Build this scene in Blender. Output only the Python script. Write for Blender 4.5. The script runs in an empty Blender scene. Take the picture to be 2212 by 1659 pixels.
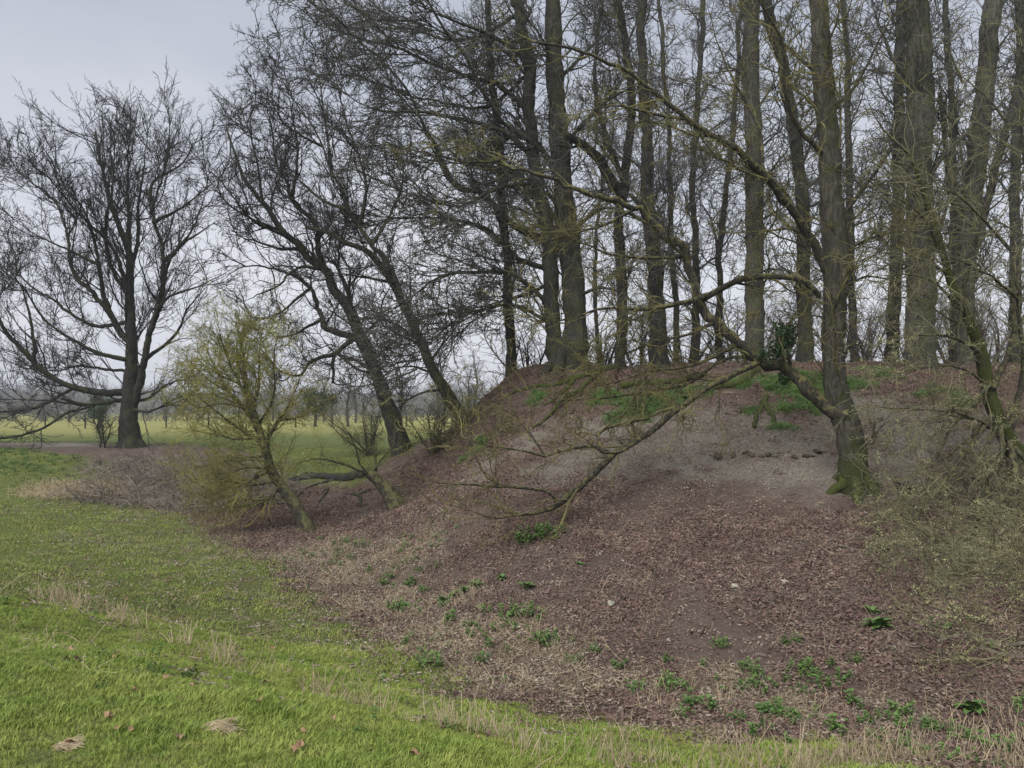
import bpy, math
import numpy as np
from math import radians
rng = np.random.default_rng(7)

# ------------------------------------------------------------------ camera, world, sun, exposure
sc = bpy.context.scene
F, CX, HY, EYE = 1671.0, 1106.0, 885.0, 1.6        # focal length, centre column, horizon row (2212 px wide photo), eye height
cam_d = bpy.data.cameras.new("camera"); cam = bpy.data.objects.new("camera", cam_d)
sc.collection.objects.link(cam); sc.camera = cam
cam.location = (0, 0, EYE); cam.rotation_euler = (radians(90), 0, 0)
cam_d.sensor_width = 36; cam_d.lens = 36 * F / 2212; cam_d.shift_y = (HY - 829.5) / 2212
cam_d.clip_start = 0.05; cam_d.clip_end = 9000

SUN_EL, SUN_AZ = radians(48), radians(215)
wd = bpy.data.worlds.new("World"); sc.world = wd; wd.use_nodes = True
nt = wd.node_tree; nt.nodes.clear()
def N(t, ty, **kw):
    n = t.nodes.new(ty)
    for k, v in kw.items(): setattr(n, k, v)
    return n
o_ = N(nt, 'ShaderNodeOutputWorld'); bg = N(nt, 'ShaderNodeBackground'); bg2 = N(nt, 'ShaderNodeBackground')
sky = N(nt, 'ShaderNodeTexSky', sky_type='NISHITA'); sky.sun_disc = False
sky.sun_elevation = SUN_EL; sky.sun_rotation = SUN_AZ; sky.air_density = 1.2; sky.dust_density = 2.0
bg.inputs['Strength'].default_value = 0.06
nt.links.new(sky.outputs[0], bg.inputs[0])
tc = N(nt, 'ShaderNodeTexCoord'); mp = N(nt, 'ShaderNodeMapping'); mp.inputs['Scale'].default_value = (1.0, 1.0, 3.2)
nz = N(nt, 'ShaderNodeTexNoise'); nz.inputs['Scale'].default_value = 1.7; nz.inputs['Detail'].default_value = 5; nz.inputs['Roughness'].default_value = .5
nt.links.new(tc.outputs['Generated'], mp.inputs[0]); nt.links.new(mp.outputs[0], nz.inputs['Vector'])
cr = N(nt, 'ShaderNodeValToRGB')                    # cloud deck: grey-blue folds and pale breaks
cr.color_ramp.elements[0].position = .30; cr.color_ramp.elements[0].color = (.52, .55, .64, 1)
cr.color_ramp.elements[1].position = .72; cr.color_ramp.elements[1].color = (.74, .75, .80, 1)
nt.links.new(nz.outputs['Fac'], cr.inputs[0])
sx = N(nt, 'ShaderNodeSeparateXYZ'); nt.links.new(tc.outputs['Generated'], sx.inputs[0])
cr2 = N(nt, 'ShaderNodeValToRGB')                   # the deck is thinner and paler low down, all round
cr2.color_ramp.elements[0].position = 0.0; cr2.color_ramp.elements[0].color = (1.12, 1.10, 1.08, 1)
cr2.color_ramp.elements[1].position = .42; cr2.color_ramp.elements[1].color = (.72, .74, .77, 1)
nt.links.new(sx.outputs['Z'], cr2.inputs[0])
mx = N(nt, 'ShaderNodeMix', data_type='RGBA', blend_type='MULTIPLY'); mx.inputs[0].default_value = 1
nt.links.new(cr.outputs[0], mx.inputs[6]); nt.links.new(cr2.outputs[0], mx.inputs[7])
nt.links.new(mx.outputs[2], bg2.inputs[0]); bg2.inputs['Strength'].default_value = .405
ms = N(nt, 'ShaderNodeMixShader'); ms.inputs[0].default_value = .94
nt.links.new(bg.outputs[0], ms.inputs[1]); nt.links.new(bg2.outputs[0], ms.inputs[2]); nt.links.new(ms.outputs[0], o_.inputs[0])

sl = bpy.data.lights.new("sun", 'SUN'); sl.energy = 1.5; sl.angle = radians(60); sl.color = (1, .97, .92)
so = bpy.data.objects.new("sun", sl); sc.collection.objects.link(so)
so.rotation_euler = (radians(90) - SUN_EL, 0, math.pi - SUN_AZ)
vs = sc.view_settings; vs.view_transform = 'Standard'; vs.look = 'None'; vs.exposure = 1.55; vs.gamma = 1.0
vs.use_curve_mapping = False
sc.cycles.max_bounces = 5; sc.cycles.diffuse_bounces = 3; sc.cycles.transparent_max_bounces = 4

# ------------------------------------------------------------------ helpers
col = sc.collection
def Wp(px, py, d): return np.array([(px - CX) / F * d, d, EYE + (HY - py) / F * d])
def vnoise(x, y, s, seed=0):
    x = np.asarray(x) / s + 137.3 + seed * 17.1; y = np.asarray(y) / s + 91.7 + seed * 5.3
    xi = np.floor(x); yi = np.floor(y); fx = x - xi; fy = y - yi
    fx = fx * fx * (3 - 2 * fx); fy = fy * fy * (3 - 2 * fy)
    def h(a, b):
        v = np.sin(a * 127.1 + b * 311.7 + seed * 74.7) * 43758.5453
        return v - np.floor(v)
    return (h(xi, yi) * (1 - fx) + h(xi + 1, yi) * fx) * (1 - fy) + (h(xi, yi + 1) * (1 - fx) + h(xi + 1, yi + 1) * fx) * fy - .5
def sstep(a, b, x):
    t = np.clip((x - a) / (b - a), 0, 1); return t * t * (3 - 2 * t)

def tag(o, label, cat, group=None, kind=None):
    o["label"] = label
    if kind: o["kind"] = kind
    else: o["category"] = cat
    if group: o["group"] = group
    return o
def empty(name, loc):
    o = bpy.data.objects.new(name, None); col.objects.link(o); o.location = loc; o.empty_display_size = .2
    return o
class MB:
    """collects vertices and quads / triangles; build() links them as one mesh object"""
    def __init__(s): s.v = []; s.q = []; s.t = []; s.n = 0
    def add(s, v, q=None, t=None):
        v = np.asarray(v, float).reshape(-1, 3)
        if q is not None and len(q): s.q.append(np.asarray(q).reshape(-1, 4) + s.n)
        if t is not None and len(t): s.t.append(np.asarray(t).reshape(-1, 3) + s.n)
        s.v.append(v); s.n += len(v)
    def mesh(s, name, mat, origin=(0, 0, 0), smooth=True):
        v = np.concatenate(s.v) - np.asarray(origin, float)
        q = np.concatenate(s.q) if s.q else np.zeros((0, 4), int); t = np.concatenate(s.t) if s.t else np.zeros((0, 3), int)
        me = bpy.data.meshes.new(name); me.vertices.add(len(v)); me.vertices.foreach_set('co', v.astype(np.float32).ravel())
        me.loops.add(q.size + t.size); me.loops.foreach_set('vertex_index', np.concatenate([q.ravel(), t.ravel()]).astype(np.int32))
        me.polygons.add(len(q) + len(t))
        st = np.concatenate([np.arange(len(q)) * 4, q.size + np.arange(len(t)) * 3]).astype(np.int32)
        me.polygons.foreach_set('loop_start', st)
        me.polygons.foreach_set('use_smooth', np.full(len(st), smooth))
        me.update(calc_edges=True); me.validate()
        if mat: me.materials.append(mat)
        return me
    def build(s, name, mat, parent=None, origin=(0, 0, 0), smooth=True):
        o = bpy.data.objects.new(name, s.mesh(name, mat, origin, smooth)); col.objects.link(o)
        if parent: o.parent = parent
        else: o.location = origin
        return o
def tubes(mb, P, R, sides, lump=0.0, flute=None):
    """P (n,k,3) polylines, R (n,k) radii -> quads"""
    P = np.asarray(P, float); R = np.asarray(R, float); n, k, _ = P.shape
    if n == 0: return
    T = np.gradient(P, axis=1); T /= np.linalg.norm(T, axis=2, keepdims=True) + 1e-9
    ax = np.mean(T, axis=1); ref = np.zeros((n, 3)); ref[np.arange(n), np.argmin(np.abs(ax), axis=1)] = 1
    U = ref[:, None, :] - (ref[:, None, :] * T).sum(2, keepdims=True) * T; U /= np.linalg.norm(U, axis=2, keepdims=True) + 1e-9
    V = np.cross(T, U); a = np.arange(sides) * 2 * np.pi / sides
    r = R[:, :, None] * np.ones(sides)
    if lump:
        r = r * (1 + lump * (rng.random((n, k, sides)) - .5))
    if flute is not None:
        r = r * (1 + flute[None, :, None] * np.cos(a * 5 + 1)[None, None, :])
    v = P[:, :, None, :] + r[..., None] * (np.cos(a)[None, None, :, None] * U[:, :, None, :] + np.sin(a)[None, None, :, None] * V[:, :, None, :])
    i = np.arange(n)[:, None, None] * k * sides + np.arange(k - 1)[None, :, None] * sides; j = np.arange(sides)[None, None, :]; j2 = (j + 1) % sides
    q = np.stack([i + j, i + j2, i + sides + j2, i + sides + j], axis=-1).reshape(-1, 4)
    mb.add(v.reshape(-1, 3), q)
    if sides > 4:                                    # close the far end
        top = (np.arange(n)[:, None] * k + k - 1) * sides
        c = P[:, -1] + T[:, -1] * R[:, -1:] * .5
        b = mb.n
        mb.add(c, None, None)
        tt = np.stack([np.broadcast_to(top + np.arange(sides), (n, sides)), np.broadcast_to(top + (np.arange(sides) + 1) % sides, (n, sides)), np.broadcast_to((np.arange(n) + n * k * sides)[:, None], (n, sides))], -1).reshape(-1, 3)
        mb.t.append(tt + (b - n * k * sides))
def catmull(p, n):
    p = np.asarray(p, float)
    if len(p) == 2: return p[0] + (p[1] - p[0]) * np.linspace(0, 1, n)[:, None]
    q = np.vstack([2 * p[0] - p[1], p, 2 * p[-1] - p[-2]])
    seg = np.linalg.norm(np.diff(p[:, :3], axis=0), axis=1); cum = np.concatenate([[0], np.cumsum(seg)]); s = np.linspace(0, cum[-1], n)
    i = np.clip(np.searchsorted(cum, s, 'right') - 1, 0, len(p) - 2); t = ((s - cum[i]) / (seg[i] + 1e-9))[:, None]
    a, b, c, d = q[i], q[i + 1], q[i + 2], q[i + 3]
    return .5 * (2 * b + (c - a) * t + (2 * a - 5 * b + 4 * c - d) * t ** 2 + (3 * b - a - 3 * c + d) * t ** 3)

# ------------------------------------------------------------------ materials
def newmat(name, rough=.9):
    m = bpy.data.materials.new(name); m.use_nodes = True; t = m.node_tree
    b = t.nodes['Principled BSDF']; b.inputs['Roughness'].default_value = rough; b.inputs['Specular IOR Level'].default_value = .25
    return m, t, b
def ramp(t, src, stops):
    r = N(t, 'ShaderNodeValToRGB'); e = r.color_ramp.elements
    while len(e) < len(stops): e.new(.5)
    for el, (p, c) in zip(e, stops): el.position = p; el.color = (*c, 1)
    t.links.new(src, r.inputs[0]); return r.outputs[0]
def noise(t, scale, detail=4, rough=.6, vec=None, dist=0):
    n = N(t, 'ShaderNodeTexNoise'); n.inputs['Scale'].default_value = scale; n.inputs['Detail'].default_value = detail
    n.inputs['Roughness'].default_value = rough; n.inputs['Distortion'].default_value = dist
    if vec is not None: t.links.new(vec, n.inputs['Vector'])
    return n.outputs['Fac']
def mix(t, f, a, b, mode='MIX'):
    m = N(t, 'ShaderNodeMix', data_type='RGBA', blend_type=mode)
    if isinstance(f, (int, float)): m.inputs[0].default_value = f
    else: t.links.new(f, m.inputs[0])
    for s, i in ((a, 6), (b, 7)):
        if isinstance(s, tuple): m.inputs[i].default_value = (*s, 1)
        else: t.links.new(s, m.inputs[i])
    return m.outputs[2]
def mth(t, op, a, b=None):
    m = N(t, 'ShaderNodeMath', operation=op)
    for s, i in ((a, 0), (b, 1)):
        if s is None: continue
        if isinstance(s, (int, float)): m.inputs[i].default_value = s
        else: t.links.new(s, m.inputs[i])
    return m.outputs[0]
def bump(t, b, h, strength, dist=.02):
    n = N(t, 'ShaderNodeBump'); n.inputs['Strength'].default_value = strength; n.inputs['Distance'].default_value = dist
    t.links.new(h, n.inputs['Height']); t.links.new(n.outputs[0], b.inputs['Normal'])
def worldpos(t):
    return N(t, 'ShaderNodeNewGeometry').outputs['Position']

def bark(name, dark, light, growth, g_amt, patch=3.0, stripes=9.0, moss_from=None):
    """ridged bark with algae / moss / lichen patches of colour `growth`, thicker on upward faces"""
    m, t, b = newmat(name); p = worldpos(t)
    mpn = N(t, 'ShaderNodeMapping'); mpn.inputs['Scale'].default_value = (stripes, stripes, stripes * .22); t.links.new(p, mpn.inputs[0])
    ridg = noise(t, 2.2, 5, .65, mpn.outputs[0], .4)
    fine = noise(t, 38, 4, .7, p)
    base = ramp(t, ridg, [(.34, tuple(.55 * a for a in dark)), (.45, dark), (.62, light)])
    base = mix(t, .35, base, ramp(t, fine, [(.3, dark), (.7, light)]))
    pt = noise(t, patch, 5, .7, p)
    up = N(t, 'ShaderNodeSeparateXYZ'); t.links.new(N(t, 'ShaderNodeNewGeometry').outputs['Normal'], up.inputs[0])
    f = mth(t, 'ADD', pt, mth(t, 'MULTIPLY', up.outputs['Z'], .10))
    f = mth(t, 'ADD', f, mth(t, 'MULTIPLY', fine, .12)); f = mth(t, 'ADD', f, mth(t, 'MULTIPLY', up.outputs['X'], .07))
    if moss_from is not None:                        # moss cushions thick on the lowest metre, thinning upwards
        z_ = N(t, 'ShaderNodeSeparateXYZ'); t.links.new(p, z_.inputs[0]); mr = N(t, 'ShaderNodeMapRange'); t.links.new(z_.outputs['Z'], mr.inputs[0])
        mr.inputs[1].default_value = moss_from; mr.inputs[2].default_value = moss_from + 1.1; mr.inputs[3].default_value = .30; mr.inputs[4].default_value = 0
        f = mth(t, 'ADD', f, mr.outputs[0])
    c0 = .72 - .30 * g_amt
    gm = ramp(t, f, [(c0, (0, 0, 0)), (c0 + .12, (1, 1, 1))])
    t.links.new(mix(t, gm, base, growth), b.inputs['Base Color'])
    bump(t, b, mth(t, 'ADD', ridg, mth(t, 'MULTIPLY', fine, .5)), 1.0, .06)
    return m
def twig(name, a, b_, scale=5.0):
    m, t, b = newmat(name); p = worldpos(t)
    t.links.new(ramp(t, noise(t, scale, 4, .7, p), [(.36, a), (.64, b_)]), b.inputs['Base Color']); return m
MAT = dict(
    dark_bark=bark('dark_bark', (.020, .020, .019), (.058, .054, .046), (.055, .062, .026), .45),
    grey_bark=bark('grey_bark', (.045, .042, .035), (.125, .115, .092), (.095, .094, .055), .5),
    far_bark=bark('far_bark', (.028, .028, .025), (.080, .076, .064), (.068, .072, .036), .6),
    beech_bark=bark('beech_bark', (.042, .040, .034), (.128, .120, .098), (.078, .086, .042), .62),
    mossy_bark=bark('mossy_bark', (.030, .026, .020), (.085, .072, .052), (.060, .072, .018), 1.15, 5),
    lichen_bark=bark('lichen_bark', (.026, .024, .020), (.082, .073, .054), (.15, .138, .055), .5, 9),
    thorn_bark=bark('thorn_bark', (.035, .032, .025), (.10, .090, .066), (.150, .145, .065), .6, 8),
    dead_wood=bark('dead_wood', (.12, .10, .080), (.28, .24, .185), (.09, .10, .05), .4),
    dark_twig=twig('dark_twig', (.022, .022, .023), (.052, .049, .046)),
    grey_twig=twig('grey_twig', (.040, .040, .036), (.098, .096, .076)),
    far_twig=twig('far_twig', (.058, .056, .052), (.115, .110, .098)),
    lichen_twig=twig('lichen_twig', (.045, .041, .030), (.185, .168, .062), 2.2),
    thorn_twig=twig('thorn_twig', (.085, .077, .034), (.29, .265, .075), 1.6),
    bush_twig=twig('bush_twig', (.085, .078, .052), (.21, .20, .105), 2.0),
    bramble=twig('bramble', (.075, .060, .048), (.26, .225, .185), 2.5),
    stalk=twig('stalk', (.30, .235, .145), (.52, .43, .29), 3.0),
)
def leafmat(name, cols, rough=.7, ns=9, nf=.5):
    m, t, b = newmat(name, rough)
    r = N(t, 'ShaderNodeObjectInfo').outputs['Random']
    c = ramp(t, r, [(i / max(1, len(cols) - 1), c) for i, c in enumerate(cols)])
    n = noise(t, ns, 5, .65, worldpos(t))
    c = mix(t, nf, c, ramp(t, n, [(.3, cols[0]), (.7, cols[-1])]))
    t.links.new(c, b.inputs['Base Color']); return m
MAT['grass'] = leafmat('grass_blade', [(.12, .21, .030), (.20, .30, .045), (.26, .36, .06), (.36, .36, .10)], .6, 1.6, .6)
MAT['grass_dull'] = leafmat('grass_dull', [(.115, .175, .034), (.175, .225, .046), (.235, .25, .065), (.30, .255, .105)], .7, .9, .6)
MAT['grass_deep'] = leafmat('grass_deep', [(.05, .105, .022), (.075, .145, .032), (.11, .18, .045)], .6)
MAT['litter'] = leafmat('leaf_litter', [(.075, .042, .036), (.125, .075, .062), (.175, .115, .092), (.245, .18, .145)], .8, 1.2, .4)
MAT['litter_pale'] = leafmat('leaf_litter_pale', [(.16, .125, .095), (.24, .195, .15), (.33, .275, .215), (.38, .325, .26)], .8, 1.4, .5)
MAT['litter_grey'] = leafmat('leaf_litter_grey', [(.17, .145, .118), (.25, .22, .182), (.33, .30, .25), (.27, .225, .18)], .85, 1.6, .4)
MAT['dock'] = leafmat('dock_leaf', [(.055, .115, .030), (.085, .155, .040), (.115, .185, .055)], .5, 4)
MAT['nettle'] = leafmat('nettle_leaf', [(.055, .115, .028), (.085, .165, .036), (.125, .20, .055)], .6, 3)
MAT['bud'] = leafmat('bud_leaf', [(.14, .185, .035), (.20, .25, .05), (.26, .265, .075)], .6)
MAT['ivy'] = leafmat('ivy_leaf', [(.018, .040, .014), (.030, .062, .020), (.045, .080, .026)], .45)
MAT['lichen'] = leafmat('lichen_tuft', [(.24, .25, .135), (.33, .33, .19), (.36, .32, .13)], .9)
MAT['dry_leaf'] = leafmat('dry_leaf', [(.19, .105, .06), (.27, .16, .095), (.34, .23, .14)], .7)
def stonemat():
    m, t, b = newmat('stone', .85); p = worldpos(t)
    t.links.new(ramp(t, noise(t, 22, 5, .6, p), [(.3, (.17, .155, .12)), (.6, (.36, .34, .28)), (.75, (.22, .22, .12))]), b.inputs['Base Color'])
    bump(t, b, noise(t, 60, 4, .6, p), .5, .01); return m
MAT['stone'] = stonemat()
MAT['moss'] = bark('moss', (.018, .022, .008), (.055, .062, .020), (.075, .060, .038), .5, 6, 30)

# ------------------------------------------------------------------ terrain: ditch, banks, mound, field
CP = [(0,1659,3.75),(550,1659,4.0),(1106,1659,4.5),(1300,1659,5.0),(1700,1659,5.6),(2212,1659,5.6),(0,1450,5.3),(500,1500,5.2),(900,1560,5.3),
(0,1300,7.8),(250,1350,8.3),(500,1430,7.4),(760,1530,6.3),(1000,1580,5.9),(380,1425,6.9),(640,1510,6.1),(180,1360,7.8),(880,1575,5.45),(520,1400,9.0),(760,1480,7.6),(300,1320,10.3),(1300,1570,6.9),(1000,1500,7.8),(700,1350,10.5),(550,1220,14.5),(420,1150,18.3),
(300,1110,21),(200,1090,22.5),(1700,1590,6.8),(2212,1580,6.9),(0,1200,13.5),(0,1130,18),(0,1100,21),(100,1280,10.5),(0,1270,10.2),(-200,1200,13),(-250,1300,8),
(0,970,30),(-200,970,30),(100,1000,28),(170,1000,28.5),(100,1060,25),(0,1050,25),(-200,1080,23),(280,968,32),(400,1000,29),(480,1010,28),(330,1060,25),(450,1080,23.5),
(600,940,48),(750,960,40),(750,1010,27),(700,1050,23),(850,1000,26.5),(665,1145,18),(870,1090,19.5),(850,1040,22),(760,1100,20),(860,970,26),(930,950,25),(1000,905,23),
(1080,840,22.5),(1100,812,22.5),(1240,798,22),(1340,805,21),(1420,808,20.5),(1500,815,20),(1600,812,19.5),(1740,800,19.5),(1850,795,19.5),(2000,800,19),(2212,805,18.5),(2500,800,18.5),
(1100,960,18.5),(1250,900,18.8),(1400,900,17.8),(1550,900,17),(1700,880,17),(1900,880,16.8),(2100,890,16),(2400,890,15.5),(1000,1060,16.5),(1200,1050,15.3),(1400,1000,15.3),(1600,1000,14.7),
(1850,1065,13.6),(1750,1000,14.5),(2000,1000,14.2),(2212,1010,13.3),(2500,1010,13),(900,1180,15),(1000,1250,12.5),(1100,1150,13.3),(1300,1150,12.6),(1300,1250,10.8),(1600,1150,12),(1600,1280,10),
(1850,1200,11),(2000,1150,11.5),(2212,1200,10.5),(2500,1200,10.3),(2212,1350,8.6),(2500,1350,8.5),(1900,1400,8.5),(1500,1400,9),(1100,1400,9.3)]
C3 = [Wp(*c) for c in CP]
C3 += [np.array(p, float) for p in [(0,0,0),(-2,1,0),(2,0,-.05),(-4,-2,0),(4,-3,0),(0,-6,0),(-8,-4,0),(8,-4,0),(4.5,3,-.45),(7,4,-.9),(3,2.5,-.2),(-6,3,-.05),(-9,6,-.1),(-14,8,-.1),(-20,10,0),(-20,0,0),
 (-30,30,0),(-30,45,0),(-18,38,.02),(-12,36,.02),(-8,40,0),(-6,32,-.1),(-10,55,0),(-3,31,.1),(0,30,2.0),(3,27,2.55),(8,26,2.6),(14,26,2.6),(20,26,2.5),(8,33,2.6),(15,33,2.6),(1.5,36,2.1),(8,40,2.2),(15,40,2.2),(22,34,2.2),
 (-3,37,.05),(0,43,.3),(8,48,.2),(16,48,.2),(26,44,.2),(28,30,1.6),(27,20,1.8),(30,12,.2),(20,12,.8),(14,9,-.4),(14,6,-1.1),(12,3,-.8),(10,0,-.1),(20,0,0),(34,22,0),(34,34,0),(0,58,0),(20,58,0),(-30,58,0),(38,50,0),(38,0,0),(0,-14,0),(-24,-14,0),(24,-14,0),(-36,16,0),(-13,33,.0)]]
C3 = np.array(C3)
def tps_k(r2): return np.where(r2 > 1e-12, r2 * np.log(r2 + 1e-12) * .5, 0)
nC = len(C3)
A = np.zeros((nC + 3, nC + 3)); A[:nC, :nC] = tps_k(((C3[:, None, :2] - C3[None, :, :2]) ** 2).sum(2)) + np.eye(nC) * .15
A[:nC, nC] = 1; A[:nC, nC + 1:] = C3[:, :2]; A[nC, :nC] = 1; A[nC + 1:, :nC] = C3[:, :2].T
tw = np.linalg.solve(A, np.concatenate([C3[:, 2], np.zeros(3)]))
def gz(x, y, micro=True):
    x = np.atleast_1d(np.asarray(x, float)); y = np.atleast_1d(np.asarray(y, float)); sh = x.shape; x = x.ravel(); y = y.ravel()
    z = np.zeros(len(x)); inb = (x > -46) & (x < 50) & (y > -22) & (y < 74)
    xi, yi = x[inb], y[inb]; zz = np.empty(len(xi))
    for s in range(0, len(xi), 20000):
        a, b = xi[s:s + 20000], yi[s:s + 20000]
        zz[s:s + 20000] = tps_k((a[:, None] - C3[None, :, 0]) ** 2 + (b[:, None] - C3[None, :, 1]) ** 2) @ tw[:nC] + tw[nC] + tw[nC + 1] * a + tw[nC + 2] * b
    w = sstep(-46, -36, xi) * sstep(50, 40, xi) * sstep(-22, -14, yi) * sstep(74, 60, yi)
    z[inb] = zz * w
    d = np.hypot(x, y)
    z += np.where(d > 60, vnoise(x, y, 40, 3) * .5 * sstep(60, 120, d), 0)
    z += 9 * sstep(240, 430, y) * (1 + .5 * vnoise(x, y, 160, 5)) + 22 * sstep(600, 1300, y) * (1 + .6 * vnoise(x, y, 400, 6))
    if micro:
        near = sstep(70, 40, d)
        z += near * (.10 * vnoise(x, y, 1.7, 1) + .05 * vnoise(x, y, .6, 2))
        bank = sstep(.3, 1.2, z) * near                       # trampled, tussocky bank top
        z += bank * (.14 * vnoise(x, y, .9, 8) + .08 * vnoise(x, y, .4, 9))
    return z.reshape(sh)
def hit(px, py):
    d = np.concatenate([np.arange(2.5, 60, .05), np.arange(60, 400, 1)])
    x = (px - CX) / F * d; z = EYE + (HY - py) / F * d
    g = gz(x, d); k = np.argmax(z < g) if (z < g).any() else len(d) - 1
    return np.array([x[k], d[k], g[k]])
def gpt(x, y): return np.array([x, y, float(gz(x, y)[0])])

# zone polygons (ground cover), traced where the cover changes and laid on the ground
LIT = [hit(a, b)[:2] for a, b in [(2320,1700),(2100,1665),(1750,1612),(1400,1562),(1180,1545),(1000,1500),(900,1450),(760,1385),(690,1325),(600,1235),(520,1170),(440,1120),(330,1100),(230,1085),(215,1010),(170,988),(60,972),(-100,966)]]
LIT += [np.array(p) for p in [(-28, 33), (-19, 34), (-14, 34), (-10.5, 32)]]
LIT += [hit(a, b)[:2] for a, b in [(560,1010),(610,1045),(700,1050),(800,1040),(850,990),(900,955)]] + [np.array(p) for p in [(-2.5, 27), (-2, 37), (0, 46), (30, 47), (40, 30), (38, 8), (12, 4)]]
LIT = np.array(LIT)
def sdist(poly, x, y):
    """signed distance, positive inside"""
    x = np.asarray(x).ravel(); y = np.asarray(y).ravel(); best = np.full(len(x), 1e9); ins = np.zeros(len(x), bool)
    for i in range(len(poly)):
        a, b = poly[i], poly[(i + 1) % len(poly)]; ab = b - a
        t = np.clip(((x - a[0]) * ab[0] + (y - a[1]) * ab[1]) / (ab @ ab + 1e-9), 0, 1)
        best = np.minimum(best, np.hypot(x - a[0] - t * ab[0], y - a[1] - t * ab[1]))
        c = (a[1] > y) != (b[1] > y)
        with np.errstate(divide='ignore', invalid='ignore'): xi = a[0] + (y - a[1]) / (b[1] - a[1]) * ab[0]
        ins ^= c & (x < xi)
    return np.where(ins, best, -best)
def patches(lst, x, y):
    w = np.zeros(np.shape(x))
    for px, py, rad in lst:
        c = hit(px, py); w = np.maximum(w, sstep(1.35, .25, np.hypot(x - c[0], y - c[1]) / rad + vnoise(x, y, .35, 31) * .8 + vnoise(x, y, 1.1, 32) * .7))
    return w
GREEN = [(1440,858,.75),(1400,880,.8),(1500,850,.6),(1350,900,.4),(1680,835,.6),(1740,835,.8),(1690,880,.4),(1750,870,.6),(1700,925,.3),(1850,830,.5),(1030,968,.4),(1160,860,.35),(1990,855,.3),(2080,870,.3),(1880,800,.6),(1600,830,.4),(1300,860,.4),(2040,840,.3),(1620,890,.25)]
PALE = [(60,958,1.2),(150,960,1.2),(1350,985,1.3),(1500,1000,1.2),(1680,970,1.5),(1150,960,1.1),(1820,940,1.2),(2050,920,1.3),(1430,930,1.4),(1600,1010,1.0),(1450,965,1.6),(1600,960,1.8),(1250,985,1.3),(1750,985,1.2),(1950,960,1.6),(1330,930,1.4),(1500,920,1.3),(1900,900,1.4),(1050,1010,1.0),(2100,960,1.2)]
STRAW = [(1050,1380,1.0),(1200,1480,.8),(850,1210,1.2),(1100,1480,.7),(1600,1500,.6),(780,1300,1.0),(620,1215,1.2),(720,1250,1.2),(820,1290,1.0),(900,1370,.9),(1000,1430,.8),(1150,1430,.7),(1300,1480,.6),(1500,1510,.6),(700,1190,1.0),(1700,1540,.7),(950,1300,.7),(1900,1560,.6)]
def zones(x, y):
    s = sdist(LIT, x, y) + .9 * vnoise(x, y, 1.1, 11) + .6 * vnoise(x, y, .35, 12)
    lit = sstep(-.35, .45, s)
    near = (np.hypot(x, y) < 45)
    g = np.zeros(len(x)); p = np.zeros(len(x)); w = np.zeros(len(x))
    xn, yn = x[near], y[near]
    g[near] = patches(GREEN, xn, yn); p[near] = patches(PALE, xn, yn); w[near] = patches(STRAW, xn, yn)
    return lit * (1 - .9 * g), p * lit, w * lit
def axis(c, a, lo, hi, n): u = np.linspace(np.arcsinh((lo - c) / a), np.arcsinh((hi - c) / a), n); return c + a * np.sinh(u)
gx = axis(0, 6, -3000, 3000, 360); gy = axis(11, 6, -60, 4200, 360)
GX, GY = np.meshgrid(gx, gy); GZ = gz(GX, GY)
mb = MB(); nx = len(gx); idx = np.arange(len(gy) - 1)[:, None] * nx + np.arange(nx - 1)[None, :]
mb.add(np.stack([GX, GY, GZ], -1).reshape(-1, 3), np.stack([idx, idx + 1, idx + nx + 1, idx + nx], -1).reshape(-1, 4))
zl, zp, zw = zones(GX.ravel(), GY.ravel())
m, t, b = newmat('ground', .95); p = worldpos(t)
at = N(t, 'ShaderNodeAttribute', attribute_name='zone'); sp = N(t, 'ShaderNodeSeparateColor'); t.links.new(at.outputs['Color'], sp.inputs[0])
n1 = noise(t, 1.1, 6, .65, p); n2 = noise(t, 14, 5, .7, p); n3 = noise(t, 60, 3, .7, p); n4 = noise(t, .05, 4, .6, p)
turf = mix(t, n1, (.095, .145, .030), (.175, .205, .050)); turf = mix(t, ramp(t, n2, [(.4, (0,0,0)), (.75, (.6,.6,.6))]), turf, (.17, .145, .070))
sxy = N(t, 'ShaderNodeSeparateXYZ'); t.links.new(p, sxy.inputs[0])
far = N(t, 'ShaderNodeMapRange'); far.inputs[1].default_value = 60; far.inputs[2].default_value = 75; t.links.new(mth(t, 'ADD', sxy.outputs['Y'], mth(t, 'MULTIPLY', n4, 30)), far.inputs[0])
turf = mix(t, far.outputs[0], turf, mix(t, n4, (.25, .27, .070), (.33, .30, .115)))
wood = N(t, 'ShaderNodeMapRange'); wood.inputs[1].default_value = 230; wood.inputs[2].default_value = 260; t.links.new(sxy.outputs['Y'], wood.inputs[0])
turf = mix(t, wood.outputs[0], turf, (.085, .080, .055))
litc = mix(t, ramp(t, n1, [(.3, (0,0,0)), (.68, (1,1,1))]), (.085, .054, .046), (.20, .150, .125)); litc = mix(t, ramp(t, n2, [(.35, (0,0,0)), (.7, (.7,.7,.7))]), litc, (.20, .15, .12))
litc = mix(t, ramp(t, n3, [(.5, (0,0,0)), (.8, (.6,.6,.6))]), litc, (.06, .040, .034))
pale = mix(t, n2, (.22, .195, .16), (.40, .365, .31))
c = mix(t, sp.outputs[1], litc, pale)
c = mix(t, sp.outputs[2], c, mix(t, n2, (.17, .12, .08), (.30, .23, .155)))
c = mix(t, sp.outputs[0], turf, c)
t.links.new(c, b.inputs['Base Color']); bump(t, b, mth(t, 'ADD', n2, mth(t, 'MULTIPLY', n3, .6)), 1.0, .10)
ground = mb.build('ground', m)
ca = ground.data.color_attributes.new('zone', 'FLOAT_COLOR', 'POINT')
ca.data.foreach_set('color', np.stack([zl, zp, zw, np.ones_like(zl)], -1).astype(np.float32).ravel())
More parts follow.
